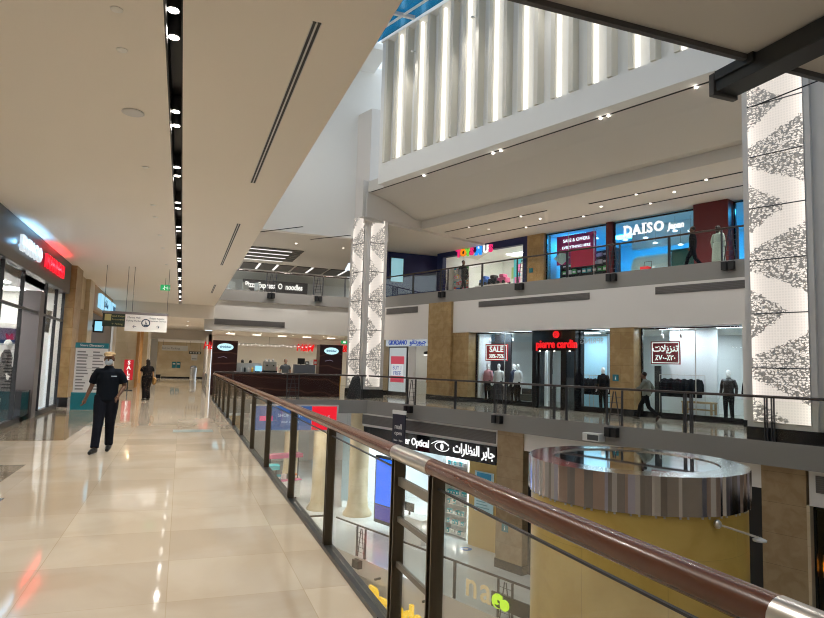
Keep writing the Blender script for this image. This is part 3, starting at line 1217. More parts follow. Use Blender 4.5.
NAVYC = cloth('navy_cloth', (.006, .009, .015), .9, .2)
BLACKC = cloth('black_cloth', (.012, .012, .014), .9, .2)
GREYC = cloth('grey_cloth', (.20, .22, .23), .9, .15)
WHITEC = cloth('white_cloth', (.70, .70, .70), .9, .05)
PINKC = cloth('pink_cloth', (.62, .28, .30), .9, .1)
REDC = cloth('red_cloth', (.55, .06, .08), .9, .1)
MINTC = cloth('mint_cloth', (.38, .48, .44), .9, .1)
KHAKI = cloth('tan_cloth', (.45, .33, .19), .9, .12)
SHOE = mat('black_shoe', (.01, .01, .01), .35, noise=.1)
MASK = mat('mask_blue', (.42, .50, .60), .7, noise=.05)

# the man walking towards us
J = stand(sl=(-.185, .0, 1.42), el=(-.265, .05, 1.14), wl=(-.335, -.02, .92), sr=(.185, .0, 1.42), er=(.27, .04, 1.15), wr=(.20, -.13, .98),
          hl=(-.09, 0, .93), kl=(-.09, -.13, .51), al=(-.10, -.25, .09), hr=(.09, 0, .93), kr=(.075, .02, .50), ar=(.055, .20, .10),
          tl=(-.135, -.42, .045), tr=(.06, .03, .035), head=(.0, -.03, 1.62))
man = figure('person', 'man in flat cap and face mask, dark shirt and trousers, walking towards us', 'person', (-1.15, 11.75, 0), R(-3), J,
             SK_BROWN, NAVYC, cloth('dark_denim', (.009, .011, .018), .9, .2), SHOE, 1.675, .68, .009, r=1.07, lr=1.14)
h = Vector(J['head'])
b = B()
b.lathe([(.088, .055), (.094, .085), (.09, .115), (.07, .14), (.03, .152)], 20, 0, (0, 0))
b.T = Matrix.Translation(h)
b2 = B(Matrix.Translation(h))
b2.lathe([(.089, .055), (.098, .08), (.094, .102), (.074, .122), (.02, .134)], 20, 0, (0, .012))
b2.ell((0, -.085, .058), .068, .055, .012, 14, 8)
fuse(b2, 'cap', [KHAKI], man, .009, 2)
b = B(Matrix.Translation(h))
b.ell((0, -.045, -.048), .068, .066, .062, 14, 10)
fuse(b, 'face_mask', [MASK], man, .008, 2)
b = B(Matrix.Translation(h))
for s in (-1, 1):
    b.box(s * .016, s * .052, -.106, -.094, .01, .028)
b.obj('eyes', [HAIR], man)
B().box(.07, .16, -.165, -.158, 1.315, 1.333).obj('name_badge', [MASK], man)

# the woman walking away
FLORAL = bpy.data.materials.new('black_floral_cloth')
FLORAL.use_nodes = True
nt = FLORAL.node_tree
vo = N(nt, 'ShaderNodeTexVoronoi')
vo.inputs['Scale'].default_value = 16
tc = N(nt, 'ShaderNodeTexCoord')
cr = N(nt, 'ShaderNodeValToRGB')
cr.color_ramp.elements[0].position = .17
cr.color_ramp.elements[0].color = (.22, .15, .11, 1)
cr.color_ramp.elements[1].position = .25
cr.color_ramp.elements[1].color = (.012, .011, .012, 1)
nt.links.new(tc.outputs['Object'], vo.inputs['Vector'])
nt.links.new(vo.outputs['Distance'], cr.inputs[0])
nt.links.new(cr.outputs[0], nt.nodes['Principled BSDF'].inputs['Base Color'])
nt.nodes['Principled BSDF'].inputs['Roughness'].default_value = .9
nt.nodes['Principled BSDF'].inputs['Specular IOR Level'].default_value = .1
J = stand(el=(-.24, .02, 1.15), wl=(-.27, -.04, .93), er=(.24, -.08, 1.16), wr=(.13, -.24, 1.20), kl=(-.07, -.05, .5), al=(-.08, .06, .09), kr=(.1, .0, .5), ar=(.11, .1, .09))
wo = figure('person', 'woman in black flowered outfit with tan shoulder bag, walking away down the walkway', 'person', (-1.20, 25.9, 0), R(205), J,
            SK_LIGHT, FLORAL, FLORAL, SHOE, 1.56, .6, .011, hair='long', r=1.1, lr=1.35)
b = B()
b.ell((-.30, .02, .82), .07, .20, .18, 14, 9)
b.tube([(-.26, -.10, .95), (-.2, 0, 1.45), (-.26, .14, .95)], .014, 6)
b3 = B()
b3.tube([(-.20, .06, 1.42), (-.05, .14, 1.25), (.14, .12, 1.0), (.2, .06, .72)], [.05, .07, .07, .05], 10, 0, True, .5)
b3.tube([(-.20, .06, 1.42), (-.1, -.12, 1.3), (.1, -.15, 1.05)], [.05, .06, .05], 10, 0, True, .5)
fuse(b3, 'scarf', [FLORAL], wo, .013, 3)
tag(fuse(b, 'shoulder_bag', [mat('tan_leather', (.42, .24, .08), .55, noise=.1)], wo, .012, 3), 'tan shoulder bag')

# upper gallery passers-by
J = stand(kl=(-.02, -.14, .52), al=(-.03, -.22, .10), kr=(.05, .06, .5), ar=(.04, .26, .14), el=(-.22, .12, 1.15), wl=(-.2, .05, .93), er=(.2, -.1, 1.16), wr=(.16, -.2, .97))
p = figure('person', 'person in dark clothes with rucksack passing the bright toy shop', 'person', W(-22.6, 22.4, 5.4), FR + R(90), J,
           SK_BROWN, BLACKC, BLACKC, SHOE, 1.72, 1.3, .014, hair='short', r=1.1)
b = B()
b.ell((.02, .2, 1.22), .15, .10, .22, 12, 8)
fuse(b, 'rucksack', [mat('dark_bag', (.02, .018, .02), .8, noise=.1)], p, .014, 2)
b = B()
b.ell((.24, .04, .88), .05, .16, .14, 12, 8)
fuse(b, 'shoulder_bag', [mat('dark_bag', (.02, .018, .02), .8)], p, .014, 2)
J = stand(kl=(-.02, -.2, .53), al=(-.03, -.3, .10), kr=(.05, .1, .5), ar=(.04, .36, .16))
figure('person', 'person in dark clothes striding past the maroon pillar upstairs', 'person', W(-10.75, 22.6, 5.4), FR - R(80), J,
       SK_BROWN, BLACKC, NAVYC, SHOE, 1.70, 1.3, .014, hair='short')
figure('person', 'person in long pale green robe before the maroon pillar upstairs', 'person', W(-9.95, 22.9, 5.4), FR + R(170), stand(),
       SK_BROWN, MINTC, MINTC, SHOE, 1.66, 1.3, .014, hair='long', dress=(.35, .19, .26))
# mid gallery walker
J = stand(kl=(-.02, -.22, .55), al=(-.03, -.32, .12), kr=(.05, .10, .5), ar=(.04, .42, .22), tl=(-.03, -.49, .10), tr=(.04, .36, .05),
          el=(-.22, .16, 1.16), wl=(-.2, .06, .96), er=(.22, -.14, 1.18), wr=(.16, -.30, 1.12), head=(0, -.10, 1.60), neck=(0, -.05, 1.46))
figure('person', 'person in grey jacket and black trousers hurrying along the far gallery', 'person', W(-10.95, 19.6, 0), FR - R(80), J,
       SK_BROWN, cloth('olive_grey_cloth', (.20, .21, .18), .9, .12), BLACKC, SHOE, 1.66, 1.3, .014, hair='short', r=1.1)
# kiosk staff
figure('person', 'kiosk attendant in black hat and grey shirt behind the counter', 'person', (4.9, 31.6, 0), 0, stand(), SK_LIGHT, GREYC, BLACKC, SHOE, 1.78, .5, .014, hair='short')
figure('person', 'customer with dark hair standing beyond the left end of the kiosk counter', 'person', (3.0, 34.0, 0), R(190), stand(), SK_LIGHT, BLACKC, BLACKC, SHOE, 1.68, 1.3, .014, hair='long')
figure('person', 'second dark-haired customer beyond the kiosk, next to the till', 'person', (3.45, 34.3, 0), R(160), stand(), SK_LIGHT, GREYC, BLACKC, SHOE, 1.66, 1.3, .014, hair='long')
# ------------------------------------------------------------------ shops of the far gallery
def shop_room(u0, u1, d0, d1, z0, z1, wm, cm=None, back=True):
    b = B()
    if back:
        b.box(u0 - .1, u1 + .1, d1, d1 + .1, z0, z1)
    b.box(u0 - .1, u0, d0, d1, z0, z1)
    b.box(u1, u1 + .1, d0, d1, z0, z1)
    b.box(u0 - .1, u1 + .1, d0, d1 + .1, z1, z1 + .08)
    return facade(b, 'wall_shop', [wm])


def panel_light(label, loc, rotz, sx, sy, m, group=None):
    t = thing('ceiling_light', label, 'light', loc, rotz, group)
    B().box(-sx / 2, sx / 2, -sy / 2, sy / 2, -.012, 0).obj('diffuser', [m], t)
    b = B()
    for s in (-1, 1):
        b.box(s * sx / 2, s * (sx / 2 + .03), -sy / 2 - .03, sy / 2 + .03, -.02, 0)
        b.box(-sx / 2, sx / 2, s * sy / 2, s * (sy / 2 + .03), -.02, 0)
    b.obj('frame', [M_OFFW], t)
    return t


def window_pane(name, u0, u1, d, z0, z1, mull=(), fr=.05):
    """Shop window: anthracite frame, glass panes."""
    b = B()
    b.box(u0, u0 + fr, d - .04, d + .04, z0, z1)
    b.box(u1 - fr, u1, d - .04, d + .04, z0, z1)
    b.box(u0, u1, d - .04, d + .04, z1 - fr, z1)
    b.box(u0, u1, d - .06, d + .06, z0, z0 + .22)
    o = facade(b, name, [M_GLOSSB])
    B().box(u0 + fr, u1 - fr, d - .005, d + .005, z0 + .22, z1 - fr).obj('pane', [M_SHOPG], o)
    if mull:
        b = B()
        for x in mull:
            b.box(x - .012, x + .012, d - .015, d + .015, z0 + .22, z1 - fr)
        b.obj('mullion', [M_STEEL], o)
    return o


def sign_text(name, label, loc, rotz, parts, cat='sign'):
    """parts: list of (part name, builder, materials)"""
    t = thing(name, label, cat, loc, rotz)
    for n, b, m in parts:
        b.obj(n, m, t)
    return t


E_SHOPC = emis('shop_light_cool', (.78, .92, 1.0), 30)
E_SHOPW = emis('shop_light_warm', (1.0, .91, .76), 7)
E_SHOPB = emis('shop_light_blue', (.05, .50, 1.0), 22)
E_SHOPN = emis('shop_light_neutral', (1.0, .95, .9), 30)
M_SHOPWALL = mat('shop_wall_white', (.74, .77, .78), .8, noise=.02)
M_DARKIN = mat('shop_dark', (.012, .013, .016), .6, noise=.1)
M_BLUEIN = mat('shop_blue_wall', (.45, .75, .90), .7, noise=.05)

# --- menswear shop
struct(shop_room(-20.7, -8.45, 21.7, 27.0, 0, 3.3, M_SHOPWALL))
window_pane('window_1', -20.72, -17.10, 21.55, 0, 3.27, (-18.95,))
window_pane('window_2', -14.92, -13.24, 21.55, 0, 3.27)
window_pane('window_3', -12.22, -8.46, 21.55, 0, 3.27, (-10.2,))
k = 0
for (u, d) in ((-19.6, 22.05), (-18.0, 21.95), (-16, 23.6), (-14.0, 22.1), (-11.4, 22.2), (-9.3, 22.2), (-12, 25.6)):
    panel_light('cool white light panel in the menswear shop ceiling', W(u, d, 3.295), FR, 1.1, .6, E_SHOPC, 'menswear ceiling lights')
# partitions, curtains of dark slats
b = B()
b.box(-20.6, -19.35, 22.45, 22.52, 0, 3.25)
b.box(-17.9, -17.15, 22.3, 22.4, .0, 3.25, 1)
b.box(-12.18, -11.95, 22.4, 22.5, 0, 1.9)
b.box(-11.75, -10.0, 22.75, 22.85, 0, 3.25, 1)
b.box(-17.1, -14.9, 24.6, 24.7, 0, 3.2, 2)
facade(b, 'wall_display', [M_DARKIN, M_SHOPWALL, M_BLUEIN])
for (u0, n, lab) in ((-14.55, 6, 'row of tall grey slats hanging in the narrow window right of the menswear entrance'),
                     (-8.98, 4, 'tall grey slats hanging at the right end of the right menswear window')):
    t = thing('slat_screen', lab, 'screen', W(u0, 22.95, 0), FR)
    b = B()
    for k in range(n):
        b.box(k * .17, k * .17 + .08, -.04, .04, .25 if n == 4 else 1.3, 3.2)
    b.obj('slats', [mat('blue_grey', (.26, .33, .38), .4, noise=.05)], t)
    B().box(-.05, n * .17, -.05, .05, 3.2, 3.25).obj('top_rail', [M_DSTEEL], t)
# entrance: black header and doors
t = thing('shop_entrance', 'black menswear entrance surround with glass double door', 'entrance', W(-16.0, 21.35, 0), FR)
b = B()
b.box(-1.12, 1.08, -.12, .5, 2.42, 3.27)
b.box(-1.12, -.92, -.1, .5, 0, 2.42)
b.box(.36, .62, -.1, .5, 0, 2.42)
b.box(1.02, 1.08, -.1, .5, 0, 2.42)
b.obj('surround', [M_GLOSSB], t)
for (a, c) in ((-.92, -.28), (-.28, .36)):
    b = B()
    b.box(a, a + .05, .1, .16, 0, 2.42)
    b.box(c - .05, c, .1, .16, 0, 2.42)
    b.box(a, c, .1, .16, 0, .09)
    o = b.obj('door', [M_FRAME], t)
    B().box(a + .05, c - .05, .125, .135, .09, 2.4).obj('pane', [M_SHOPG], o)
    B().tube([((a if a > -.5 else c) + (.1 if a > -.5 else -.1), .06, .85), ((a if a > -.5 else c) + (.1 if a > -.5 else -.1), .06, 1.45)], .014, 8).obj('handle', [M_STEEL], o)
b = B()
for k in range(5):
    b.lathe([(.03, 2.40), (.03, 2.44)], 8, 0, (-.8 + k * .38, -.0))
b.obj('spot_lamp', [E_LAMP], t)
b = B().text('pierre cardin', .46, 0, 0, 0, .05, 0, fat=.012, xs=.86)
b1 = B()
b1.lathe([(.0, -.03), (.15, -.03), (.15, .03), (.0, .03)], 20, cap=False)
v = [(x, z_, y) for x, y, z_ in b1.v]
b1.v = [(x + .0, y, z + .55) for x, y, z in v]
b1.text('p', .24, 0, -.035, .50, .02, 1)
sign_text('shop_sign', 'glowing red shop sign with round emblem on the black menswear header', W(-15.82, 21.16, 2.54), FR,
          [('lettering', b, [E_RED]), ('emblem', b1, [E_RED, E_REDD])])
# mirrored writing seen on the glass
b = B().text('SPRING', .30, 0, 0, 0, .005, 0, flip=True, fat=.004, xs=1.1)
sign_text('window_lettering', 'mirror-image white capitals on the glass right of the red menswear sign', W(-14.35, 21.5, 2.72), FR, [('lettering', b, [mat('pale_letter', (.5, .55, .58), .5)])])
# sale posters
b = B().box(-.69, .69, 0, .03, 0, .78)
b1 = B()
for (a, c, e, f) in ((-.64, .64, .05, .075), (-.64, .64, .705, .73), (-.64, -.615, .05, .73), (.615, .64, .05, .73)):
    b1.box(a, c, -.006, 0, e, f)
b1.text('SALE', .36, 0, -.003, .42, .006, 0, fat=.008, xs=1.15)
b1.text('30%-75%', .25, 0, -.003, .14, .006, 0, fat=.006)
sign_text('sale_poster', 'red framed SALE poster hanging in the left menswear window', W(-19.68, 21.8, 1.97), FR, [('board', b, [M_RED]), ('lettering', b1, [E_WHITE])], 'poster')
b = B().box(-.56, .56, 0, .03, 0, .84)
b1 = B()
for (a, c, e, f) in ((-.52, .52, .04, .065), (-.52, .52, .775, .80), (-.52, -.495, .04, .80), (.495, .52, .04, .80)):
    b1.box(a, c, -.006, 0, e, f)
b1.text('\ufe95\ufefc\ufef3\ufeb0\ufee8\ufe97', .34, 0, -.003, .47, .006, 0, fat=.006)
b1.text('\u066a\u0667\u0660-\u066a\u0662\u0660', .27, 0, -.003, .15, .006, 0, fat=.005)
sign_text('sale_poster', 'dark red sale poster with Arabic writing in the right menswear window', W(-11.43, 21.8, 1.95), FR, [('board', b, [mat('dark_red_print', (.28, .008, .02), .5, noise=.05)]), ('lettering', b1, [E_WHITE])], 'poster')
# window dummies
WHITEJ = mat('white_jacket', (.62, .61, .58), .8, noise=.05)
SUIT = mat('navy_suit', (.012, .02, .05), .7, noise=.1)
DENIM = mat('grey_denim', (.06, .065, .075), .85, noise=.15)
for (u, d, lab, top, low, rz) in (
        (-20.36, 22.0, 'shop dummy in pink shirt at the left edge of the left menswear window', PINKC, BLACKC, 0),
        (-19.68, 22.0, 'shop dummy in white jacket in the left menswear window', WHITEJ, DENIM, .2),
        (-19.05, 22.35, 'shop dummy in dark suit over white shirt in the left menswear window', SUIT, BLACKC, -.1),
        (-18.52, 22.0, 'shop dummy in white shirt and dark trousers nearest the middle of the left menswear window', WHITEC, BLACKC, -.2)):
    figure('mannequin', lab, 'mannequin', W(u, d, .02), FR + rz, stand(), SK_DUMMY, top, low, SHOE, 1.82, 1.3, .015)
for (u, d, lab, top) in ((-9.42, 22.3, 'shop dummy in dark leather jacket in the right menswear window', mat('dark_leather', (.03, .022, .02), .4, noise=.2)),
                         (-8.85, 22.7, 'shop dummy in black coat at the right end of the right menswear window', BLACKC),
                         (-13.75, 22.5, 'shop dummy in grey suit in the narrow menswear window by the stone pillar', GREYC),
                         (-14.3, 22.25, 'shop dummy in black jacket beside the entrance in the narrow menswear window', BLACKC),
                         (-16.4, 23.4, 'shop dummy in checked navy coat just inside the menswear door', SUIT)):
    figure('mannequin', lab, 'mannequin', W(u, d, .02), FR, stand(), SK_DUMMY, top, BLACKC, SHOE, 1.78, 1.3, .015)


def rack(label, loc, rotz, w, h=1.45):
    t = thing('clothes_rack', label, 'clothes rack', loc, rotz)
    B().tube([(-w / 2, 0, h), (w / 2, 0, h)], .012, 8).obj('rail', [M_STEEL], t)
    for s in (-1, 1):
        B().tube([(s * w / 2, 0, .03), (s * w / 2, 0, h)], .014, 8).obj('leg', [M_STEEL], t)
        B().tube([(s * w / 2, -.22, .02), (s * w / 2, .22, .02)], .016, 8).obj('foot', [M_STEEL], t)
    return t


def garment_proto(name, label, cat, m, group):
    t = thing(name, label, cat, (0, 0, 0), 0, group)
    b = B()
    b.tube([(0, 0, -.10), (0, 0, -.16), (0, 0, -.4), (0, 0, -.78)], [.05, .17, .17, .19], 14, 0, True, .3)
    for s in (-1, 1):
        b.tube([(s * .12, 0, -.15), (s * .2, 0, -.3), (s * .235, .0, -.66)], [.06, .06, .045], 10)
    fuse(b, 'cloth', [m], t, .016)
    B().tube([(0, 0, -.1), (.028, 0, -.03), (.03, 0, .03), (0, 0, .058), (-.028, 0, .035)], .005, 6).obj('hanger', [M_STEEL], t)
    return t


def hang(proto, first, spots, rz, label):
    for k, (p) in enumerate(spots):
        if first and k == 0:
            proto.location = p
            proto.rotation_euler = (0, 0, rz)
        else:
            dup(proto, p, rz)


rack('low steel rail holding dark jackets in the right menswear window', W(-11.1, 22.35, 0), FR, 1.7, 1.58)
jk = garment_proto('hanging_jacket', 'dark jacket on the steel rail in the right menswear window', 'jacket', BLACKC, 'dark jackets on the window rail')
hang(jk, True, [W(-11.75 + k * .25, 22.35, 1.55) for k in range(6)], FR + 1.25, '')
for (u, d, lab) in ((-16.6, 24.1, 'steel clothes rail inside the menswear door, left one'), (-15.6, 24.2, 'steel clothes rail inside the menswear door, right one'),
                    (-15.3, 22.9, 'steel clothes rail right inside the black door post')):
    rack(lab, W(u, d, 0), FR, .85)
    jk = garment_proto('hanging_shirt', lab.replace('steel clothes rail', 'dark shirt on the rail'), 'shirt', random.choice([NAVYC, BLACKC, DENIM]), lab.replace('steel clothes rail', 'shirts on the rail'))
    hang(jk, True, [W(u - .34 + k * .17, d, 1.42) for k in range(5)], FR + PI / 2, '')
for (u, lab) in ((-17.6, 'dark luggage trunk'), (-17.62, '')):
    pass
t = thing('trunk_stack', 'pair of dark suitcases on the floor of the left menswear window', 'suitcase', W(-17.9, 22.0, .22), FR)
B().box(-.32, .32, -.2, .2, 0, .30).obj('lower_case', [mat('dark_green_case', (.03, .04, .035), .5, noise=.1)], t, bevel=.03)
B().box(-.27, .28, -.18, .18, .30, .55).obj('upper_case', [M_DARKIN], t, bevel=.03)
t = thing('bench', 'pale wooden display bench in the right menswear window', 'bench', W(-10.35, 22.1, .22), FR)
B().box(-.55, .55, -.2, .2, .38, .44).obj('seat', [KHAKI], t)
for s in (-1, 1):
    for q in (-1, 1):
        B().box(s * .5 - .03, s * .5 + .03, q * .16 - .03, q * .16 + .03, 0, .38).obj('leg', [KHAKI], t)
B().box(-.5, .5, -.15, .15, .14, .18).obj('shelf', [KHAKI], t)
for k in range(4):
    t = thing('table_lamp', 'small spotlight on a stem at the top of a menswear window', 'light', W((-20.2, -18.8, -11.6, -10.9)[k], 21.9, 3.05), FR, 'spotlights at the top of the menswear windows')
    t.name = 'window_spotlight'
    B().cyl((0, 0, 0), (0, .04, -.14), .045, 10).obj('lamp_head', [M_OFFW], t)
    B().cyl((0, 0, 0), (0, 0, .2), .012, 6).obj('stem', [M_STEEL], t)
t = thing('pillar_sign', 'small teal plate on the stone pillar between the menswear windows', 'sign', W(-12.95, 20.99, 1.28), FR)
B().box(-.12, .12, -.03, 0, 0, .24).obj('plate', [M_TEAL], t)
B().text('i', .18, 0, -.033, .05, .004, 0).obj('lettering', [E_WHITE], t)

# --- casual-wear shop with blue letters
struct(shop_room(-27.2, -23.9, 21.4, 26.5, 0, 3.0, M_SHOPWALL))
b = B().box(-27.2, -23.7, 21.1, 21.35, 2.66, 3.06)
b1 = B().text('GIORDANO', .34, -26.95, 21.09, 2.74, .03, 0, 'LEFT', fat=.006, xs=.85)
b2 = B().text('\ufeee\ufee7\ufe8d\ufea9\ufead\ufeee\ufef4\ufe9f', .40, -25.15, 21.09, 2.76, .03, 0, 'LEFT', fat=.008)
t = thing('shop_sign', 'white fascia with blue Latin and Arabic letters left of the big stone pillar', 'sign', (0, 0, 0), FR)
b.obj('fascia', [emis('white_fascia', (.78, .88, .95), .55)], t)
b1.obj('lettering', [emis('blue_letter', (.02, .10, .62), .5)], t)
b2.obj('arabic_lettering', [emis('blue_letter', (.02, .10, .62), .5)], t)
panel_light('white light panel in the ceiling of the blue-lettered shop', W(-25.6, 23.5, 2.99), FR, 1.2, 1.2, E_SHOPW)
t = thing('poster_frame', 'tall framed pink and white offer poster beside the blue-lettered shop entrance', 'poster', W(-26.25, 21.25, 0), FR)
b = B()
b.box(-.85, .75, 0, .06, 0, 2.65)
b.obj('frame', [M_FRAME], t)
B().box(-.77, .67, -.012, 0, .22, 2.58).obj('backing', [emis('poster_backlight', (.80, .88, .90), .55)], t)
b = B()
b.box(-.62, .52, -.02, -.012, 1.70, 2.12)
b.box(-.62, .52, -.02, -.012, .72, 1.06)
b.obj('pink_band', [emis('pink_band', (.85, .10, .16), .6)], t)
B().box(-.55, .45, -.02, -.012, 1.06, 1.70).obj('white_band', [emis('white_band', (.9, .93, .95), .7)], t)
b = B()
b.text('BUY 1', .30, -.05, -.022, 1.40, .004, 0)
b.text('FREE', .32, -.05, -.022, 1.10, .004, 0)
b.obj('lettering', [emis('blue_letter', (.02, .10, .62), .5)], t)
t = thing('shop_screen', 'grey metal door panel beside the pink poster', 'panel', W(-25.15, 21.3, 0), FR)
B().box(-.3, .25, 0, .05, 0, 2.65).obj('panel', [M_PAPER], t)
B().cyl((.16, -.03, .9), (.16, -.03, 1.3), .012, 8).obj('handle', [M_STEEL], t)
figure('mannequin', 'shop dummy in pink top at the entrance of the blue-lettered shop', 'mannequin', W(-24.55, 22.1, 0), FR, stand(), SK_LIGHT, PINKC, BLACKC, SHOE, 1.74, 1.3, .015, hair='long')
t = thing('round_display', 'round black and white hanging display ring over the pink-topped dummy', 'display', W(-24.6, 22.1, 2.25), FR)
B().lathe([(.36, 0), (.38, .06), (.36, .14), (.2, .18)], 20).obj('ring', [M_BLACK], t)
B().lathe([(.37, -.07), (.37, 0)], 20).obj('white_rim', [E_WHITE], t)
B().cyl((0, 0, .18), (0, 0, .74), .01, 6).obj('rod', [M_STEEL], t)
t = thing('hanging_poster', 'blue and white picture board at the top of the blue-lettered shop opening', 'poster', W(-24.0, 22.9, 2.2), FR)
B().box(-.3, .2, 0, .03, 0, .6).obj('board', [emis('blue_board', (.12, .32, .75), .7)], t)
B().box(-.25, .12, -.01, 0, .3, .55).obj('picture', [emis('white_band', (.9, .93, .95), .7)], t)

# --- toy shop upstairs
struct(shop_room(-28.0, -21.65, 26.2, 31.5, 5.4, 8.78, M_OFFW))
t = thing('storefront', 'navy blue toy shop surround on the upper gallery', 'storefront', W(-24.5, 25.9, 5.4), FR)
b = B()
b.box(-3.6, 2.95, 0, .3, 2.98, 3.38)
b.box(-3.95, -3.45, 0, .3, 0, 3.38)
b.box(2.90, 3.2, 0, .3, 0, 3.38)
b.obj('surround', [M_NAVY], t)
b = B()
for k in range(4):
    b.box(-2.2 + k * 1.4, -1.9 + k * 1.4, .5, .7, 3.28, 3.32)
b.obj('spot_lamp', [E_LAMP], t)
cols = [('T', E_PINK), ('O', E_ORANGE), ('Y', E_GREEN), ('S', E_PINK)]
t = thing('shop_sign', 'multicoloured glowing toy shop letters with a big backward blue R', 'sign', W(-25.2, 25.84, 8.22), FR)
x = -1.5
for k, (ch, m) in enumerate(cols):
    B().text(ch, .58 if k else .66, x, 0, (.0, .03, .0, .02)[k], .08, 0, 'LEFT', fat=.03).obj('letter', [m], t)
    x += (.36, .44, .36, .38)[k]
B().text('R', .82, x + .58, 0, -.02, .08, 0, 'LEFT', fat=.045, flip=True).obj('letter', [emis('lit_royal_blue', (.01, .25, 1), 1.6)], t)
b = B()
st = [(math.sin(k * PI / 5) * (.10 if k % 2 == 0 else .045), math.cos(k * PI / 5) * (.10 if k % 2 == 0 else .045)) for k in range(10)]
b.yprism([(x + .36 + p[0], .36 + p[1]) for p in st], -.06, -.045)
b.obj('star', [E_WHITE], t)
x += .68
for ch, m in (('U', E_WHITE), ('S', E_PINK)):
    B().text(ch, .58, x, 0, .02, .08, 0, 'LEFT', fat=.03).obj('letter', [m], t)
    x += .45
for (u, d) in ((-25.8, 27.2), (-23.2, 27.2), (-25.0, 29.6), (-22.6, 29.5)):
    panel_light('bright light panel in the toy shop ceiling', W(u, d, 8.77), FR, 1.4, .8, E_SHOPN, 'toy shop ceiling lights')
b = B().box(-33.5, -28.3, 25.95, 26.2, 5.4, 8.78)
b = B().prism([(10.4, 36.2), (15.05, 36.2), (15.05, 36.5), (10.4, 36.5)], 5.4, 8.62)
struct(b.obj('wall_navy', [M_NAVY]))
t = thing('wall_screen', 'glowing turquoise screen on the navy wall left of the toy shop', 'screen', (12.15, 36.15, 6.72))
B().box(-.44, .44, -.06, .04, 0, 1.56).obj('casing', [M_FRAME], t)
b = B().box(-.39, .39, -.07, -.06, .05, 1.51)
scr = bpy.data.materials.new('turquoise_screen')
scr.use_nodes = True
nt = scr.node_tree
tn = N(nt, 'ShaderNodeTexNoise')
tn.inputs['Scale'].default_value = 3.5
tc = N(nt, 'ShaderNodeTexCoord')
cr = N(nt, 'ShaderNodeValToRGB')
cr.color_ramp.elements[0].color = (.01, .30, .42, 1)
cr.color_ramp.elements[1].color = (.25, .80, .92, 1)
nt.links.new(tc.outputs['Object'], tn.inputs['Vector'])
nt.links.new(tn.outputs['Fac'], cr.inputs[0])
nt.links.new(cr.outputs[0], nt.nodes['Principled BSDF'].inputs['Emission Color'])
nt.nodes['Principled BSDF'].inputs['Emission Strength'].default_value = .42
b.obj('screen', [scr], t)
# toys: coloured boxes on shelf units
PC = [mat('toy_%s' % n, c, .5, noise=.1) for n, c in (('red', (.65, .04, .04)), ('blue', (.03, .16, .6)), ('yellow', (.8, .5, .03)), ('green', (.08, .42, .1)),
                                                     ('pink', (.75, .16, .34)), ('teal', (.05, .45, .5)), ('white', (.75, .75, .75)), ('black', (.02, .02, .025)), ('orange', (.8, .25, .03)))]


def shelf_unit(label, loc, rotz, w, h, d, n, m=None):
    t = thing('shelf_unit', label, 'shelf', loc, rotz)
    b = B()
    for s in (-1, 1):
        b.box(s * w / 2 - .02, s * w / 2 + .02, -d / 2, d / 2, 0, h)
    b.box(-w / 2, w / 2, d / 2 - .02, d / 2, 0, h)
    b.obj('carcass', [m or M_OFFW], t)
    for k in range(n):
        z = .08 + k * (h - .1) / n
        B().box(-w / 2 + .02, w / 2 - .02, -d / 2, d / 2 - .02, z, z + .02).obj('shelf', [m or M_OFFW], t)
    return t, [.10 + k * (h - .1) / n for k in range(n)]


_bp = {}


def pack(m, kind, loc, rotz, sx, sy, sz, label, group):
    key = (m.name, kind)
    if key not in _bp:
        b = B()
        if kind == 'carton':
            b.box(-.5, .5, -.5, .5, 0, 1)
            b.box(-.36, .36, -.505, -.5, .18, .62, 1)
        else:
            b.lathe([(.42, 0), (.5, .05), (.5, .68), (.2, .84), (.2, 1.0)], 10)
        _bp[key] = b.obj(kind, [m, M_OFFW])
        o = _bp[key]
    else:
        o = _bp[key].copy()
        COL.objects.link(o)
    o.location = loc
    o.rotation_euler = (0, 0, rotz)
    o.scale = (sx, sy, sz)
    tag(o, label, 'box' if kind == 'carton' else 'bottle', group)
    return o


def stock(u0, d, z0, rotz, w, levels, per, hmax, label, group, colors, wfun, kind='carton'):
    for z in levels:
        for k in range(per):
            pw = w / per
            sz = hmax * random.uniform(.6, 1)
            pack(random.choice(colors), kind, wfun(u0 - w / 2 + (k + .5) * pw, d, z0 + z + .003), rotz, pw * .82, .22, sz, label, group)


for (u, d, w, lab) in ((-27.15, 26.9, 1.4, 'left'), (-22.9, 28.4, 1.5, 'middle'), (-21.98, 26.9, .6, 'right')):
    t, lv = shelf_unit('toy shop shelf unit full of bright boxes, %s one in the opening' % lab, W(u, d, 5.4), FR, w, 2.7 if w < 1 else 2.5, .4, 6)
    stock(u, d - .05, 5.4, FR, w - .1, lv, 3 if w < 1 else 6, .28, 'bright toy box on the %s toy shop shelf unit' % lab, 'toy boxes on the %s shelf unit' % lab, PC[:6] + PC[8:], W)
t = thing('picture_stand', 'turquoise and pink picture panel standing in the toy shop', 'display', W(-23.9, 28.9, 5.4), FR)
B().box(-.9, .9, 0, .05, .0, 2.95).obj('board', [mat('turquoise_board', (.10, .55, .62), .5, noise=.05)], t)
b = B()
b.ell((-.3, -.02, 2.3), .35, .02, .3, 16, 8)
b.box(-.8, -.1, -.02, 0, 1.3, 1.8)
b.obj('pink_shapes', [mat('pink_board', (.8, .2, .45), .5, noise=.05)], t)
b = B()
b.ell((.4, -.02, 1.9), .25, .02, .5, 16, 8)
b.obj('dark_shape', [M_BLACK], t)
t = thing('hanging_banner', 'lime green banner at the back left of the toy shop', 'banner', W(-26.4, 31.4, 7.6), FR)
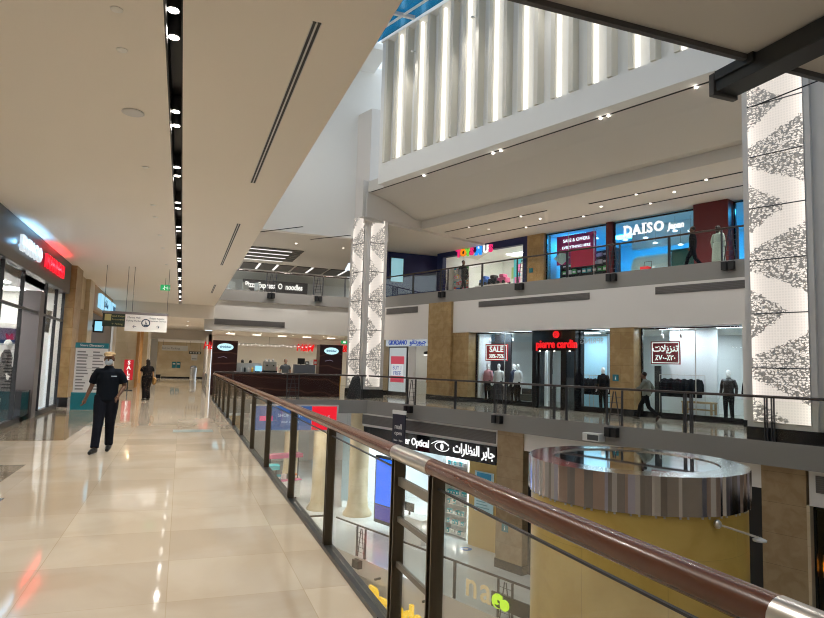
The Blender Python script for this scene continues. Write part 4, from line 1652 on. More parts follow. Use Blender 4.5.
B().box(-.7, .9, -.03, 0, 0, .75).obj('cloth', [mat('lime_banner', (.45, .62, .22), .6, noise=.1)], t)
t = thing('display_plinth', 'low white plinth under the ride-on cars in the toy shop', 'plinth', W(-24.4, 26.75, 5.4), FR)
B().box(-1.15, 1.15, -.4, .4, 0, 1.048).obj('plinth_body', [M_OFFW], t)
for k, (u, m) in enumerate(((-25.1, PC[1]), (-24.4, PC[7]), (-23.7, PC[4]))):
    t = thing('ride_on_car', ('blue', 'black', 'red and pink')[k] + ' ride-on toy car parked inside the toy shop opening', 'toy car', W(u, 26.75, 6.45), FR)
    b = B()
    b.box(-.32, .32, -.22, .22, .10, .38)
    b.box(-.18, .14, -.2, .2, .38, .58)
    b.obj('car_body', [m], t, bevel=.05)
    for sx in (-1, 1):
        for sy in (-1, 1):
            B().cyl((sx * .2, sy * .24 - .03, .10), (sx * .2, sy * .24 + .03, .10), .10, 12).obj('wheel', [M_BLACK], t)

# --- blue-lit shop upstairs
struct(shop_room(-20.2, -7.0, 26.2, 31.5, 5.4, 8.7, M_BLUEIN))
for k, (u0, u1, mm) in enumerate(((-20.18, -16.52, (-18.8, -17.3)), (-16.2, -12.15, ()), (-10.7, -7.2, (-9.2,)))):
    o = window_pane('window_%d' % (k + 4), u0, u1, 26.1, 5.4, 8.72, mm, .06)
b = B()
b.box(-16.54, -16.2, 25.95, 26.25, 5.4, 8.76)
b.box(-12.14, -10.72, 25.6, 26.4, 5.4, 8.76)
facade(b, 'pillar_maroon', [M_MAROON])
for (u, d) in ((-19, 27.3), (-17.3, 29), (-15.2, 29.4), (-13.2, 29.4), (-9.5, 27.6)):
    panel_light('blue-white light panel in the ceiling of the blue-lit shop', W(u, d, 8.69), FR, 1.5, 1.0, E_SHOPB, 'blue-lit shop ceiling panels')
g = None
for (u, d, z) in ((-15.9, 26.6, 7.9), (-15.2, 27.2, 8.0), (-14.5, 26.8, 7.6), (-13.5, 26.7, 8.0), (-12.9, 26.9, 7.95), (-12.6, 26.6, 7.3), (-13.4, 27, 7.4), (-17.5, 26.6, 8.2)):
    if g is None:
        g = thing('pendant_lamp', 'small bright disc lamp hanging inside the blue-lit shop window', 'light', W(u, d, z), FR, 'disc lamps in the blue-lit shop')
        B().lathe([(.10, 0), (.13, .03), (.04, .08)], 12).obj('shade', [E_COOL], g)
        B().cyl((0, 0, .06), (0, 0, .75), .006, 5).obj('cord', [M_DGREY], g)
    else:
        dup(g, W(u, d, z), FR)
b = B()
x = 0
for ch, wd in (('D', .47), ('A', .46), ('I', .24), ('S', .335), ('O', .5)):
    b.text(ch, .62, x, 0, 0, .06, 0, 'LEFT', fat=.022, xs=.92)
    if ch in 'DI':
        b.box(x - .01, x + .22, -.03, .03, -.02, .035)
        b.box(x - .01, x + .22, -.03, .03, .41, .465)
    if ch == 'A':
        b.box(x - .05, x + .14, -.03, .03, -.02, .03)
        b.box(x + .26, x + .46, -.03, .03, -.02, .03)
    x += wd
b1 = B().text('Japan', .40, x + .16, 0, .0, .05, 0, 'LEFT', fat=.012, shear=.15, xs=.85)
t = thing('shop_sign', 'white glowing Latin capitals on the blue-lit shop glass', 'sign', W(-15.62, 25.98, 7.98), FR)
b.obj('lettering', [emis('sign_white', (1, 1, 1), 1.25)], t)
b1.obj('script', [emis('sign_white', (1, 1, 1), 1.25)], t)
b = B().box(-16.15, -12.2, 27.6, 27.7, 7.6, 8.69)
facade(b, 'wall_display', [M_BLUEIN])
t = thing('window_poster', 'big magenta and red poster with white writing in the left blue-lit window', 'poster', W(-18.6, 26.35, 7.05), FR)
B().box(-1.1, 1.25, 0, .03, 0, 1.5).obj('sheet', [mat('magenta_sheet', (.42, .02, .20), .5, noise=.05)], t)
B().box(-.2, 1.2, -.012, 0, -.2, .75).obj('red_block', [mat('red_sheet', (.7, .02, .10), .5, noise=.05)], t)
b = B()
b.text('SALE & OFFERS', .24, .1, -.02, 1.14, .006, 0)
b.text('EVERYTHING HERE', .20, .1, -.02, .80, .006, 0)
b.obj('lettering', [E_COOL], t)
b = B()
for k in range(6):
    a = (k - 2.5) * .35
    b.tube([(-.75, -.03, .05), (-.75 + math.sin(a) * .55, -.03, .05 + math.cos(a) * .55)], [.05, .09], 8)
b.obj('pale_leaves', [mat('pale_cyan', (.55, .78, .82), .5, noise=.03)], t)
t, lv = shelf_unit('long stocked shelf unit in the left blue-lit window', W(-18.2, 27.0, 5.4), FR, 3.2, 2.3, .4, 6, M_DARKIN)
stock(-18.2, 26.92, 5.4, FR, 3.0, lv, 10, .26, 'small packet on the shelf unit of the left blue-lit window', 'packets in the left blue-lit window', PC[5:8] + [PC[3], PC[6], PC[7]], W)
t = thing('hanging_sign', 'lime green lit letters over the stocked shelves of the left blue-lit window', 'sign', W(-18.2, 26.6, 6.95), FR)
B().text('TBO', .36, 0, 0, 0, .03, 0, fat=.02).obj('lettering', [E_LIME], t)
B().box(-.5, .5, .03, .05, -.05, .36).obj('board', [M_BLACK], t)
t = thing('display_counter', 'white rounded display counter behind the blue-lit glass', 'counter', W(-14.7, 27.0, 5.4), FR)
b = B()
b.xprism([(-.4, 0), (-.4, 1.2), (-.2, 1.6), (.1, 1.75), (.4, 1.8), (.4, 0)], -.9, .9)
b.obj('counter_body', [mat('pale_cyan', (.55, .78, .82), .5, noise=.03)], t)
B().text('SALE', .3, 0, -.42, .9, .01, 0).obj('lettering', [E_WHITE], t)
t = thing('goods_cabinet', 'dark green display cabinet inside the blue-lit shop by the maroon pillar', 'cabinet', W(-13.0, 27.0, 5.4), FR)
B().box(-.7, .7, -.4, .4, 1.7, 1.76).obj('top', [mat('dark_green_paint', (.02, .14, .12), .5, noise=.1)], t)
B().box(-.65, .65, -.35, .35, .0, 1.7).obj('front_panel', [mat('dark_green_paint', (.02, .14, .12), .5)], t)
t = thing('shopping_trolley', 'red hand trolley standing by the upper balustrade', 'trolley', W(-13.75, 24.6, 5.4), FR)
B().box(-.2, .2, -.15, .15, .12, .75).obj('basket', [M_RED], t, bevel=.04)
B().tube([(-.17, .15, .7), (-.17, .2, 1.0), (.17, .2, 1.0), (.17, .15, .7)], .014, 6).obj('handle', [M_DSTEEL], t)
for s in (-1, 1):
    B().cyl((s * .16 - .02, 0, .06), (s * .16 + .02, 0, .06), .06, 10).obj('wheel', [M_BLACK], t)
t = thing('pillar_sign', 'small dark green plate on the stone pillar right of the toy shop', 'sign', W(-21.0, 25.88, 6.75), FR)
B().box(-.12, .12, -.03, 0, 0, .24).obj('plate', [M_TEAL], t)
# ------------------------------------------------------------------ shop on the left of the walkway (local x = along the walkway, y = into the shop)
LF = R(90)


def Lp(y, dx=0.0, z=0.0):
    """Point on the left shop line at distance y, dx further into the shop."""
    return (-3.5 - dx, y, z)


t = thing('storefront', 'dark framed glass shop front on the left with broad charcoal fascia', 'storefront', Lp(13.0), LF)
B().box(0, 8.75, -.10, .5, 3.50, 4.44).obj('fascia', [M_FRAME], t, bevel=.01)
b = B()
b.box(0, 8.6, -.02, .08, 0, .12)
for x in (.1, 1.6, 3.35, 5.95, 7.4, 8.55):
    b.box(x - .02, x + .02, -.02, .06, .12, 3.5)
b.box(0, 8.6, -.02, .06, 2.62, 2.68)
b.obj('frame', [M_FRAME], t)
for a, c in ((.135, 1.565), (1.635, 3.315), (6.0, 7.365), (7.435, 8.51)):
    B().box(a, c, .02, .03, .12, 2.62).obj('glass_pane', [M_SHOPG], t)
    B().box(a, c, .02, .03, 2.68, 3.5).obj('glass_pane', [M_SHOPG], t)
B().box(4.95, 5.45, -.06, .35, 0, 3.2).obj('door_jamb', [M_GREYWALL], t)
B().box(4.0, 4.9, -.02, .4, 0, .72).obj('black_base', [M_GLOSSB], t)
t = thing('shop_sign', 'white and red glowing letters on the charcoal fascia of the left shop', 'sign', (-3.38, 15.1, 3.80), LF)
B().text('ENRICO', .50, 0, -.03, 0, .06, 0, 'LEFT', fat=.002, xs=1.12).obj('lettering', [emis('enrico_white', (.85, .95, 1), .95)], t)['label'] = 'white glowing letters'
B().text('MARINELLI', .50, 2.58, -.03, 0, .06, 0, 'LEFT', fat=.004, xs=1.06).obj('lettering', [emis('lit_sign_red', (1, .012, .03), 1.3)], t)['label'] = 'red glowing letters'
for yy, cc, pw in ((16.2, (.25, .60, 1.0), 26), (19.0, (1.0, .03, .05), 26)):
    area('sign_glow', (-3.27, yy, 3.98), .10, 2.2, pw, cc, (0, R(118), 0))
b = B()
b.box(-6.0, -5.9, 13.0, 21.9, 0, 4.4)
struct(b.obj('wall_shop', [M_OFFW]))
b = B()
b.box(-6, -3.6, 13.0, 22, 3.5, 3.56)
struct(b.obj('ceiling_shop', [M_OFFW]))
for k, y in enumerate((14.2, 16.5, 18.8, 20.9)):
    panel_light('light panel in the ceiling of the left shop', (-4.8, y, 3.49), 0, .8, .8, E_SHOPN, 'left shop ceiling lights')
figure('mannequin', 'shop dummy in long black coat with white scarf inside the left shop window', 'mannequin', (-4.35, 19.2, .12), R(100), stand(), SK_DUMMY, BLACKC, BLACKC, SHOE, 1.85, 1.3, .014, dress=(.3, .19, .24))
figure('mannequin', 'shop dummy in white dress near the edge of the picture in the left shop', 'mannequin', (-4.7, 17.0, .12), R(90), stand(), SK_DUMMY, WHITEC, WHITEC, SHOE, 1.8, .6, .014, dress=(.9, .18, .3))
for k, (y, lab) in enumerate(((15.2, 'white shelf unit nearest the viewer in the left shop'), (17.6, 'white shelf unit in the middle of the left shop'), (20.4, 'white shelf unit at the far end of the left shop'))):
    t, lv = shelf_unit(lab, (-5.7, y, 0), LF, 2.0, 2.2, .35, 4)
    for z in lv:
        for q in range(4):
            pack(random.choice([PC[0], PC[6], PC[7], PC[1]]), 'carton', (-5.62, y - .75 + q * .5, z + .003), LF, .34, .2, random.uniform(.18, .32), 'small handbag box on the ' + lab.replace('white ', ''), 'boxes on the ' + lab)
t = thing('display_table', 'glass-topped display table by the left shop window', 'table', (-4.4, 16.2, 0), LF)
B().box(-.6, .6, -.3, .3, .82, .86).obj('top', [M_OFFW], t)
for sx in (-1, 1):
    for sy in (-1, 1):
        B().box(sx * .56 - .02, sx * .56 + .02, sy * .26 - .02, sy * .26 + .02, 0, .82).obj('leg', [M_STEEL], t)
t = thing('wall_poster', 'tilted white poster board with dark picture inside the left shop', 'poster', (-5.0, 21.2, 1.0), R(55))
B().box(-.7, .7, 0, .04, 0, 1.5).obj('board', [M_OFFW], t)
B().box(-.5, .5, -.01, 0, .9, 1.35).obj('picture', [M_NAVY], t)
t = thing('wall_letter', 'black angular shape hanging in the far pane of the left shop', 'bag', (-3.75, 20.6, 2.35), LF)
b = B()
b.yprism([(-.5, .55), (-.25, .55), (-.05, .1), (.2, .55), (.5, .55), (.2, -.1), (-.25, -.1)], -.04, .04)
b.obj('shape_body', [M_BLACK], t)  # dark V outline in the pane, drawn as a solid black shape
t.name = 'hanging_black_shape'

# stone pillars beyond the shop
b = B()
b.box(-3.95, -3.28, 22.05, 23.3, .30, 4.45)
b.box(-3.97, -3.26, 22.03, 23.32, 0, .30, 1)
struct(b.obj('pillar_walkway', [M_TRAV, M_PLINTH]))
b = B()
b.box(-3.95, -3.34, 25.7, 26.9, .30, 4.45)
b.box(-3.97, -3.32, 25.68, 26.92, 0, .30, 1)
struct(b.obj('pillar_walkway', [M_CREAM, M_PLINTH]))
b = B()
b.box(-4.2, -3.7, 23.3, 25.7, 0, 2.9, 1)
b.box(-3.8, -3.5, 23.3, 25.7, 3.3, 4.45)
b.box(-3.9, -3.55, 26.9, 36, 0, 3.4, 2)
b.box(-3.9, -3.40, 26.9, 36, 3.4, 4.45, 3)
struct(b.obj('wall_niche', [M_CREAM, M_BROWN, M_GREYWALL, M_BROWN]))
t = thing('shop_sign', 'two pale blue glowing sign boxes on the brown fascia beyond the stone pillars', 'sign', (-3.38, 28.2, 3.62), LF)
for a, c, tx in ((.2, 3.9, '\ufe95\ufe8e\ufecb\ufe8e\ufeb3'), (4.5, 7.2, 'WATCH')):
    B().box(a, c, -.12, 0, 0, .58).obj('light_box', [emis('box_blue', (.35, .72, .95), 1.2)], t)
    B().text(tx, .42, (a + c) / 2, -.125, .14, .01, 0, fat=.01, xs=1.2).obj('lettering', [mat('sign_blue', (.03, .15, .35), .5)], t)
t = thing('projecting_sign', 'small square blue lit sign projecting from the wall beyond the pillars', 'sign', (-3.3, 27.4, 2.55), 0)
B().box(-.06, .32, -.05, .05, 0, .5).obj('sign_body', [M_BLACK], t)
B().box(-.26, -.06, -.02, .02, .2, .3).obj('bracket', [M_DGREY], t)
B().box(0, .28, -.06, -.05, .06, .44).obj('face', [E_LBLUE], t)

# beyond: brown door surrounds, red banner, cream wall panels
b = B()
b.box(-3.4, -2.35, 37.0, 37.3, 0, 3.75)
b.box(-2.35, -2.2, 36.9, 37.3, 0, 3.75, 1)
b.box(-2.2, -1.95, 40, 40.3, 0, 3.75)
b.box(-1.95, -1.80, 40, 40.3, 0, 3.75, 2)
b.box(-3.6, -2.2, 44, 44.3, 0, 3.75, 1)
b.box(-2.2, -1.75, 50, 50.3, 0, 3.75, 2)
struct(b.obj('wall_recess', [M_CREAM, mat('oak_wood', (.50, .26, .09), .45, noise=.12), M_WHITE]))
t = thing('sale_banner', 'tall red SALE banner standing before the wooden door surround', 'banner', (-2.42, 33.6, 0), R(10))
B().box(-.21, .21, -.015, .015, .5, 1.5).obj('sheet', [E_REDD], t)
B().box(-.22, .22, -.14, .14, 0, .04).obj('foot', [M_DSTEEL], t)
B().box(-.03, .03, .015, .045, .04, 1.4).obj('pole', [M_DSTEEL], t)
b = B()
for k, ch in enumerate('SALE'):
    b.text(ch, .26, 0, -.02, 1.27 - k * .245, .006, 0, fat=.008)
b.obj('lettering', [E_WHITE], t)

# directory totem
t = thing('directory_board', 'grey directory totem with teal head and teal base, behind the walking man', 'sign', (-2.55, 21.0, 0), 0)
B().box(-.44, .46, -.10, .12, 0, .14).obj('foot', [M_DGREY], t)
B().box(-.47, .47, -.11, .11, .0, .52).obj('base', [M_TEAL], t, bevel=.01)
B().box(-.43, .43, -.09, .09, .52, 1.84).obj('list_panel', [M_PAPER], t)
B().box(-.45, .45, -.10, .10, 1.84, 2.0).obj('head', [M_TEAL], t, bevel=.01)
b = B()
rr = random.Random(3)
for k in range(13):
    z = .60 + k * .092
    if k % 4 == 3:
        b.box(-.40, .40, -.094, -.09, z - .02, z - .012)
    for x0 in (-.38, .04):
        b.box(x0, x0 + rr.uniform(.18, .32), -.096, -.09, z, z + .042)
b.obj('list_lines', [mat('print_grey', (.20, .20, .21), .6, noise=.1)], t)
B().text('Store Directory', .10, 0, -.104, 1.89, .004, 0).obj('lettering', [M_OFFW], t)

# hanging direction sign
t = thing('hanging_sign', 'black and white direction sign board hung on thin rods over the walkway', 'sign', (-1.45, 21.3, 2.42), R(-2))
B().box(-.92, -.28, -.05, .05, .12, .58).obj('dark_board', [mat('sign_green_black', (.012, .03, .02), .4, noise=.1)], t)
B().box(-.28, .94, -.05, .05, 0, .52).obj('white_board', [M_OFFW], t)
B().box(-.94, .96, -.06, .06, .52, .60).obj('top_bar', [M_GREYWALL], t)
b = B()
b.box(-.86, -.68, -.056, -.05, .30, .50)
for tx, sz, xx, zz in (('Food Court', .09, -.48, .42), ('Restaurants', .075, -.48, .32), ('\u2190 Parking', .075, -.5, .18)):
    B().text(tx, sz, xx, -.056, zz, .004, 0).obj('lettering', [mat('sign_gold', (.42, .40, .16), .5)], t)
b.obj('dark_board_pictogram', [mat('sign_gold', (.42, .40, .16), .5)], t)
b = B()
b.lathe([(.13, -.003), (.13, .003), (.10, .003), (.10, -.003)], 24, cap=False)
v = [(x, z_, y) for x, y, z_ in b.v]
b.v = [(x + .32, y - .054, z + .27) for x, y, z in v]
b.yprism([(.25, .22), (.40, .22), (.37, .18), (.28, .18)], -.058, -.05)
b.yprism([(.31, .23), (.31, .36), (.36, .23)], -.058, -.05)
b.text('Marina Mall', .08, -.03, -.056, .40, .004, 0)
b.text('Fishing Harbour', .075, -.0, -.056, .30, .004, 0)
b.text('Prayer Rooms', .075, .64, -.056, .40, .004, 0)
b.text('Customer Service', .07, .66, -.056, .32, .004, 0)
b.text('\u2190', .15, 0, -.056, .10, .004, 0)
b.text('\u2191', .15, .68, -.056, .10, .004, 0)
b.obj('white_board_lettering', [mat('sign_navy', (.02, .05, .10), .5)], t)
for x in (-.90, -.28, -.10, .92):
    B().cyl((x, 0, .58), (x, 0, 2.03), .008, 6).obj('rod', [M_DGREY], t)

# far end of the walkway
t = thing('hanging_sign', 'long white sign board hanging before the cream end wall', 'sign', (-.55, 52.0, 2.25), 0)
B().box(-.95, .95, -.05, .05, 0, .42).obj('board', [M_OFFW], t)
B().text('Exit to Parking', .22, -.3, -.055, .12, .004, 0).obj('lettering', [mat('print_grey', (.20, .20, .21), .6)], t)
for x in (-.85, .85):
    B().cyl((x, 0, .42), (x, 0, .85), .01, 6).obj('rod', [M_DGREY], t)
t = thing('hanging_sign', 'small black pictogram board to the right of the long white sign', 'sign', (.95, 52.2, 2.05), 0)
B().box(-.45, .45, -.04, .04, 0, .2).obj('board', [M_BLACK], t)
for k in range(4):
    B().box(-.38 + k * .21, -.26 + k * .21, -.046, -.04, .05, .15).obj('pictogram', [M_OFFW], t)
for x in (-.4, .4):
    B().cyl((x, 0, .2), (x, 0, 1.0), .01, 6).obj('rod', [M_DGREY], t)
t = thing('wall_notice', 'pair of dark teal notices on the cream end wall', 'poster', (-.42, 56.99, .86), 0)
for k in (0, 1):
    B().box(-.34 + k * .36, -.02 + k * .36, -.03, 0, 0, .52).obj('notice', [M_TEAL], t)
    B().box(-.28 + k * .36, -.08 + k * .36, -.034, -.03, .3, .4).obj('lines', [M_OFFW], t)
t = thing('wall_notice', 'pale notice on the end wall to the right of the teal pair', 'poster', (1.0, 56.99, 1.55), 0)
B().box(-.25, .25, -.03, 0, 0, .5).obj('sheet', [M_PAPER], t)
B().box(-.2, .2, -.034, -.03, .1, .16).obj('lines', [M_DGREY], t)
t = thing('waste_bin', 'grey waste bin against the end wall', 'bin', (.95, 55.2, 0), 0)
B().lathe([(.26, 0), (.28, .9), (.26, .95)], 18).obj('bin_body', [M_STEEL], t)
B().lathe([(.27, .95), (.2, 1.08), (.05, 1.12)], 18).obj('lid', [M_DGREY], t)
t = thing('barrier_mat', 'long grey drain strip across the marble near the balustrade', 'floor strip', (.33, 14.9, .001), 0)
B().box(-.42, .42, -.25, .25, 0, .006).obj('strip', [mat('strip_grey', (.24, .31, .30), .3, noise=.1)], t)
t = thing('queue_barrier', 'steel tube barrier at the far end of the balustrade', 'barrier', (1.05, 31.0, 0), R(90))
B().tube([(-2.2, 0, 0), (-2.2, 0, 1.0), (2.0, 0, 1.0), (2.0, 0, 0)], .025, 8).obj('frame', [M_STEEL], t)
for k in range(9):
    B().tube([(-1.8 + k * .42, 0, .12), (-1.8 + k * .42, 0, 1.0)], .01, 6).obj('bar', [M_STEEL], t)
B().tube([(-2.2, 0, .12), (2.0, 0, .12)], .016, 6).obj('bottom_rail', [M_STEEL], t)

# ------------------------------------------------------------------ kiosk behind the far edge
K = mat('kiosk_maroon', (.045, .006, .008), .25, noise=.2, nscale=3)
SWIRL = bpy.data.materials.new('kiosk_swirl')
SWIRL.use_nodes = True
nt = SWIRL.node_tree
wv = N(nt, 'ShaderNodeTexWave')
wv.wave_type = 'RINGS'
wv.inputs['Scale'].default_value = .55
wv.inputs['Distortion'].default_value = 5
tc = N(nt, 'ShaderNodeTexCoord')
cr = N(nt, 'ShaderNodeValToRGB')
cr.color_ramp.elements[0].position = .955
cr.color_ramp.elements[0].color = (.028, .005, .006, 1)
cr.color_ramp.elements[1].position = .985
cr.color_ramp.elements[1].color = (.09, .035, .025, 1)
nt.links.new(tc.outputs['Object'], wv.inputs['Vector'])
nt.links.new(wv.outputs['Fac'], cr.inputs[0])
nt.links.new(cr.outputs[0], nt.nodes['Principled BSDF'].inputs['Base Color'])
nt.nodes['Principled BSDF'].inputs['Roughness'].default_value = .3
t = thing('kiosk', 'maroon drinks kiosk counter with two tall end towers bearing pale oval signs', 'kiosk', (4.3, 30.0, 0), 0)
B().box(-3.0, 3.0, -.1, .55, 0, 1.02).obj('counter', [SWIRL], t)
B().box(-2.05, 2.0, -.16, .62, 1.02, 1.10).obj('worktop', [M_GREYWALL], t)
for s, x0, x1 in ((0, -3.0, -1.9), (1, 1.95, 3.08)):
    tw = B().box(x0, x1, -.14, .66, 1.02, 2.52).obj('tower', [SWIRL], t, bevel=.015)
    cx = (x0 + x1) / 2
    b = B()
    b.ell((cx, -.15, 2.22), .36, .025, .17, 24, 10)
    b.obj('oval_sign', [emis('oval_blue', (.55, .88, .98), 1.3)], tw)
    B().text('drinkbar', .15, cx, -.18, 2.18, .006, 0, fat=.004).obj('lettering', [mat('sign_blue', (.03, .15, .35), .5)], tw)
    b = B()
    b.tube([(cx - .3, -.145, 1.72), (cx - .05, -.145, 1.78), (cx + .1, -.145, 1.72)], .012, 5)
    b.obj('scroll', [mat('pale_violet', (.45, .42, .62), .5)], tw)
B().box(-1.9, -.75, .25, .55, 1.10, 1.52).obj('glass_case', [mat('white_case', (.6, .62, .62), .3, noise=.03)], t)
for k in range(5):
    pack(PC[(6, 7, 6, 2, 7)[k]], 'bottle', (2.62 + k * .17, 30.1, 1.103), 0, .09, .09, .24, 'syrup bottle on the kiosk counter', 'syrup bottles on the kiosk counter')
t = thing('coffee_machine', 'steel coffee machine on the kiosk counter beside the attendant', 'machine', (3.95, 30.2, 1.102), 0)
B().box(-.3, .3, -.1, .3, .08, .52).obj('machine_body', [M_STEEL], t, bevel=.02)
B().box(-.32, .32, -.22, .3, 0, .08).obj('drip_tray', [M_BLACK], t)
for x in (-.15, .15):
    B().cyl((x, -.16, .30), (x, -.16, .36), .035, 10).obj('group_head', [M_BLACK], t)
for k in range(3):
    pack(PC[6], 'bottle', (3.75 + k * .17, 30.3, 1.62), 0, .10, .10, .14, 'cup on top of the coffee machine', 'cups on the coffee machine')
t = thing('cash_register', 'black till on the right end of the kiosk counter', 'till', (5.6, 30.2, 1.102), 0)
B().box(-.5, .5, -.1, .3, 0, .42).obj('cabinet', [mat('counter_grey', (.14, .15, .17), .4, noise=.05)], t, bevel=.01)
B().box(-.34, .0, -.02, .06, .44, .72).obj('monitor', [M_BLACK], t)
B().box(-.2, -.16, .0, .05, .42, .46).obj('stem', [M_BLACK], t)
for k in range(3):
    pack(PC[(7, 6, 0)[k]], 'carton', (5.72 + k * .2, 30.25, 1.526), 0, .15, .15, .16 + .05 * k, 'small carton on the till cabinet of the kiosk', 'cartons on the till cabinet')
t = thing('menu_screen', 'small blue lit menu screen on the kiosk worktop', 'screen', (3.4, 30.0, 1.102), 0)
B().box(-.16, .16, -.03, .0, .05, .3).obj('screen', [E_LBLUE], t)
B().box(-.06, .06, -.04, .06, 0, .05).obj('stand', [M_BLACK], t)
t = thing('covered_stand', 'stand under a dark cloth between the kiosk and the lit corner column', 'stand', (7.75, 28.7, 0), 0)
b = B()
b.tube([(0, 0, 0), (0, 0, .5), (.05, 0, .95), (.12, 0, 1.1)], [.34, .30, .2, .06], 12)
b.tube([(-.2, 0, 0), (-.12, 0, .6)], [.2, .15], 10)
fuse(b, 'cloth', [mat('charcoal_cloth', (.035, .035, .04), .8, noise=.2)], t, .02)
B().box(-.05, .05, -.05, .05, 0, .3).obj('stem', [M_DSTEEL], t)
t = thing('potted_plant', 'small yellow flowered plant stand behind the right kiosk tower', 'plant', (7.5, 31.2, 0), 0)
B().lathe([(.14, 0), (.18, 1.1), (.16, 1.12)], 14).obj('pot', [mat('yellow_pot', (.7, .42, .04), .5, noise=.1)], t)
b = B()
for k in range(26):
    a = k * 2.4
    b.tube([(0, 0, 1.1), (math.cos(a) * .08, math.sin(a) * .08, 1.35), (math.cos(a) * .2, math.sin(a) * .2, 1.42 + .1 * math.sin(k))], [.008, .02, .006], 5)
b.obj('foliage', [mat('leaf_green', (.08, .2, .05), .6, noise=.2)], t)

# clothing store behind the kiosk: bright opening with red letters
b = B()
b.box(1.5, 13, 41.0, 41.3, 2.55, 3.2)
b.box(1.5, 1.7, 41.0, 48, 0, 3.2)
b.box(2.2, 14, 48, 48.3, 0, 3.2)
b.box(12.9, 13.1, 41, 48, 0, 3.2)
struct(b.obj('wall_store', [M_WHITE]))
for k in range(6):
    panel_light('bright light panel in the store ceiling behind the kiosk', (3.3 + k * 1.7, 43.2, 3.19), 0, 1.1, 1.6, E_SHOPW, 'store ceiling lights behind the kiosk')
    panel_light('light panel in the mall ceiling before the store', (2.6 + k * 1.5, 38.0, 3.19), 0, .5, .5, E_SHOPW, 'mall ceiling lights before the store')
for (x, y, z, lab) in ((1.75, 41.0, 2.30, 'red store letters left of the kiosk, partly hidden by its left tower'), (7.55, 40.98, 2.38, 'red store letters over the kiosk, near its right tower'), (10.25, 40.98, 2.42, 'red store letters between the right kiosk tower and the corner column')):
    t = thing('shop_sign', lab, 'sign', (x, y - .06, z), 0)
    B().text('H&M', .66, 0, 0, 0, .06, 0, fat=.008, shear=.25, xs=.8).obj('lettering', [E_RED], t)
t = thing('garland_lights', 'string of small white shop lights over the kiosk', 'lights', (5.2, 40.7, 2.95), 0)
b = B()
for k in range(22):
    b.ell((-2.6 + k * .25, 0, -.08 * abs(math.sin(k * .9)) - .25), .05, .03, .05, 6, 4)
b.obj('bulbs', [E_WHITE], t)
B().tube([(-2.7, 0, -.22), (2.8, 0, -.22)], .008, 5).obj('wire', [M_DGREY], t)
B().cyl((0, 0, -.22), (0, 0, .25), .008, 5).obj('hanger', [M_DGREY], t)
for k in range(4):
    rack('clothes rail in the bright store behind the kiosk, %s from the left' % ('first', 'second', 'third', 'fourth')[k], (3.6 + k * 1.9, 42.5, 0), 0, 1.3)
    jk = garment_proto('hanging_shirt', 'garment on the %s clothes rail behind the kiosk' % ('first', 'second', 'third', 'fourth')[k], 'shirt', (KHAKI, PINKC, WHITEC, GREYC)[k], 'garments on the %s rail behind the kiosk' % ('first', 'second', 'third', 'fourth')[k])
    hang(jk, True, [(3.1 + k * 1.9 + q * .2, 42.5, 1.42) for q in range(6)], R(80), '')
t = thing('exit_sign', 'tiny green exit sign between the kiosk tower and the lit corner column', 'sign', (9.0, 36.0, 2.8), 0)
B().box(-.22, .22, -.03, .03, 0, .2).obj('sign_body', [emis('exit_green', (.02, .50, .14), .9)], t)
B().box(-.1, .05, -.036, -.03, .05, .15).obj('pictogram', [E_WHITE], t)
B().cyl((0, 0, .2), (0, 0, .42), .01, 6).obj('rod', [M_DGREY], t)
# food court band upstairs at the back
t = thing('shop_sign', 'white and red lit food court letters beyond the upper end gallery', 'sign', (5.9, 45, 6.70), 0)
B().box(-2.2, 2.4, 0, .1, -1.3, .7).obj('fascia', [M_GREYWALL], t)
B().text('Pizza Express  O  noodles', .55, 0, -.02, .15, .04, 0, fat=.015, xs=.7).obj('lettering', [E_WHITE], t)
t = thing('food_counter', 'low counter with red front beyond the upper end gallery, beside the corner column', 'counter', (9.9, 42, 5.4), 0)
for k in range(3):
    B().box(-1.4 + k * .95, -.55 + k * .95, 0, .5, 0, .75).obj('red_panel', [M_RED], t)
B().box(-1.5, 1.4, -.05, .55, .75, .8).obj('top', [M_DGREY], t)
tb = None
for k in range(6):
    x, y = 2.6 + (k % 3) * .75, 38.0 + (k // 3) * 1.6
    if tb is None:
        tb = thing('dining_chair', 'pale chair of the food court behind the upper end gallery railing', 'chair', (x, y, 5.4), R(20), 'food court chairs')
        B().box(-.2, .2, -.2, .2, .43, .47).obj('seat', [M_OFFW], tb)
        B().box(-.2, .2, .17, .2, .47, .9).obj('backrest', [M_OFFW], tb)
        for sx in (-1, 1):
            for sy in (-1, 1):
                B().box(sx * .17 - .015, sx * .17 + .015, sy * .17 - .015, sy * .17 + .015, 0, .43).obj('leg', [M_STEEL], tb)
    else:
        dup(tb, (x, y, 5.4), R(20 + 50 * k))

# ------------------------------------------------------------------ round drum in the atrium
RC = (7.75, 9.30)
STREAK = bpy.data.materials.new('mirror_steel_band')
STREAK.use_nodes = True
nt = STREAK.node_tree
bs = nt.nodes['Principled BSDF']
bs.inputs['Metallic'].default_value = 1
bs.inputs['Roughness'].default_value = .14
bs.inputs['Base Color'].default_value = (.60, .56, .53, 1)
GOLD = stone_tiles('honey_stone', (.66, .48, .135), (.61, .44, .12), (.80, .72, .5), 2.4, 1.6, .3, (.42, .30, .09), .002, .4, 1.6, .5, axis='XZ', veinamt=.5)
t = thing('lift_drum', 'round honey-stone drum in the atrium crowned by a polished steel ring', 'drum', (*RC, -10.8), 0)
B().lathe([(1.81, 0), (1.81, 10.34)], 72).obj('stone_shaft', [GOLD], t)
b = B()
rr = random.Random(11)
nf = 150
ro = [1.853 + rr.uniform(-.012, .012) for k in range(nf)]
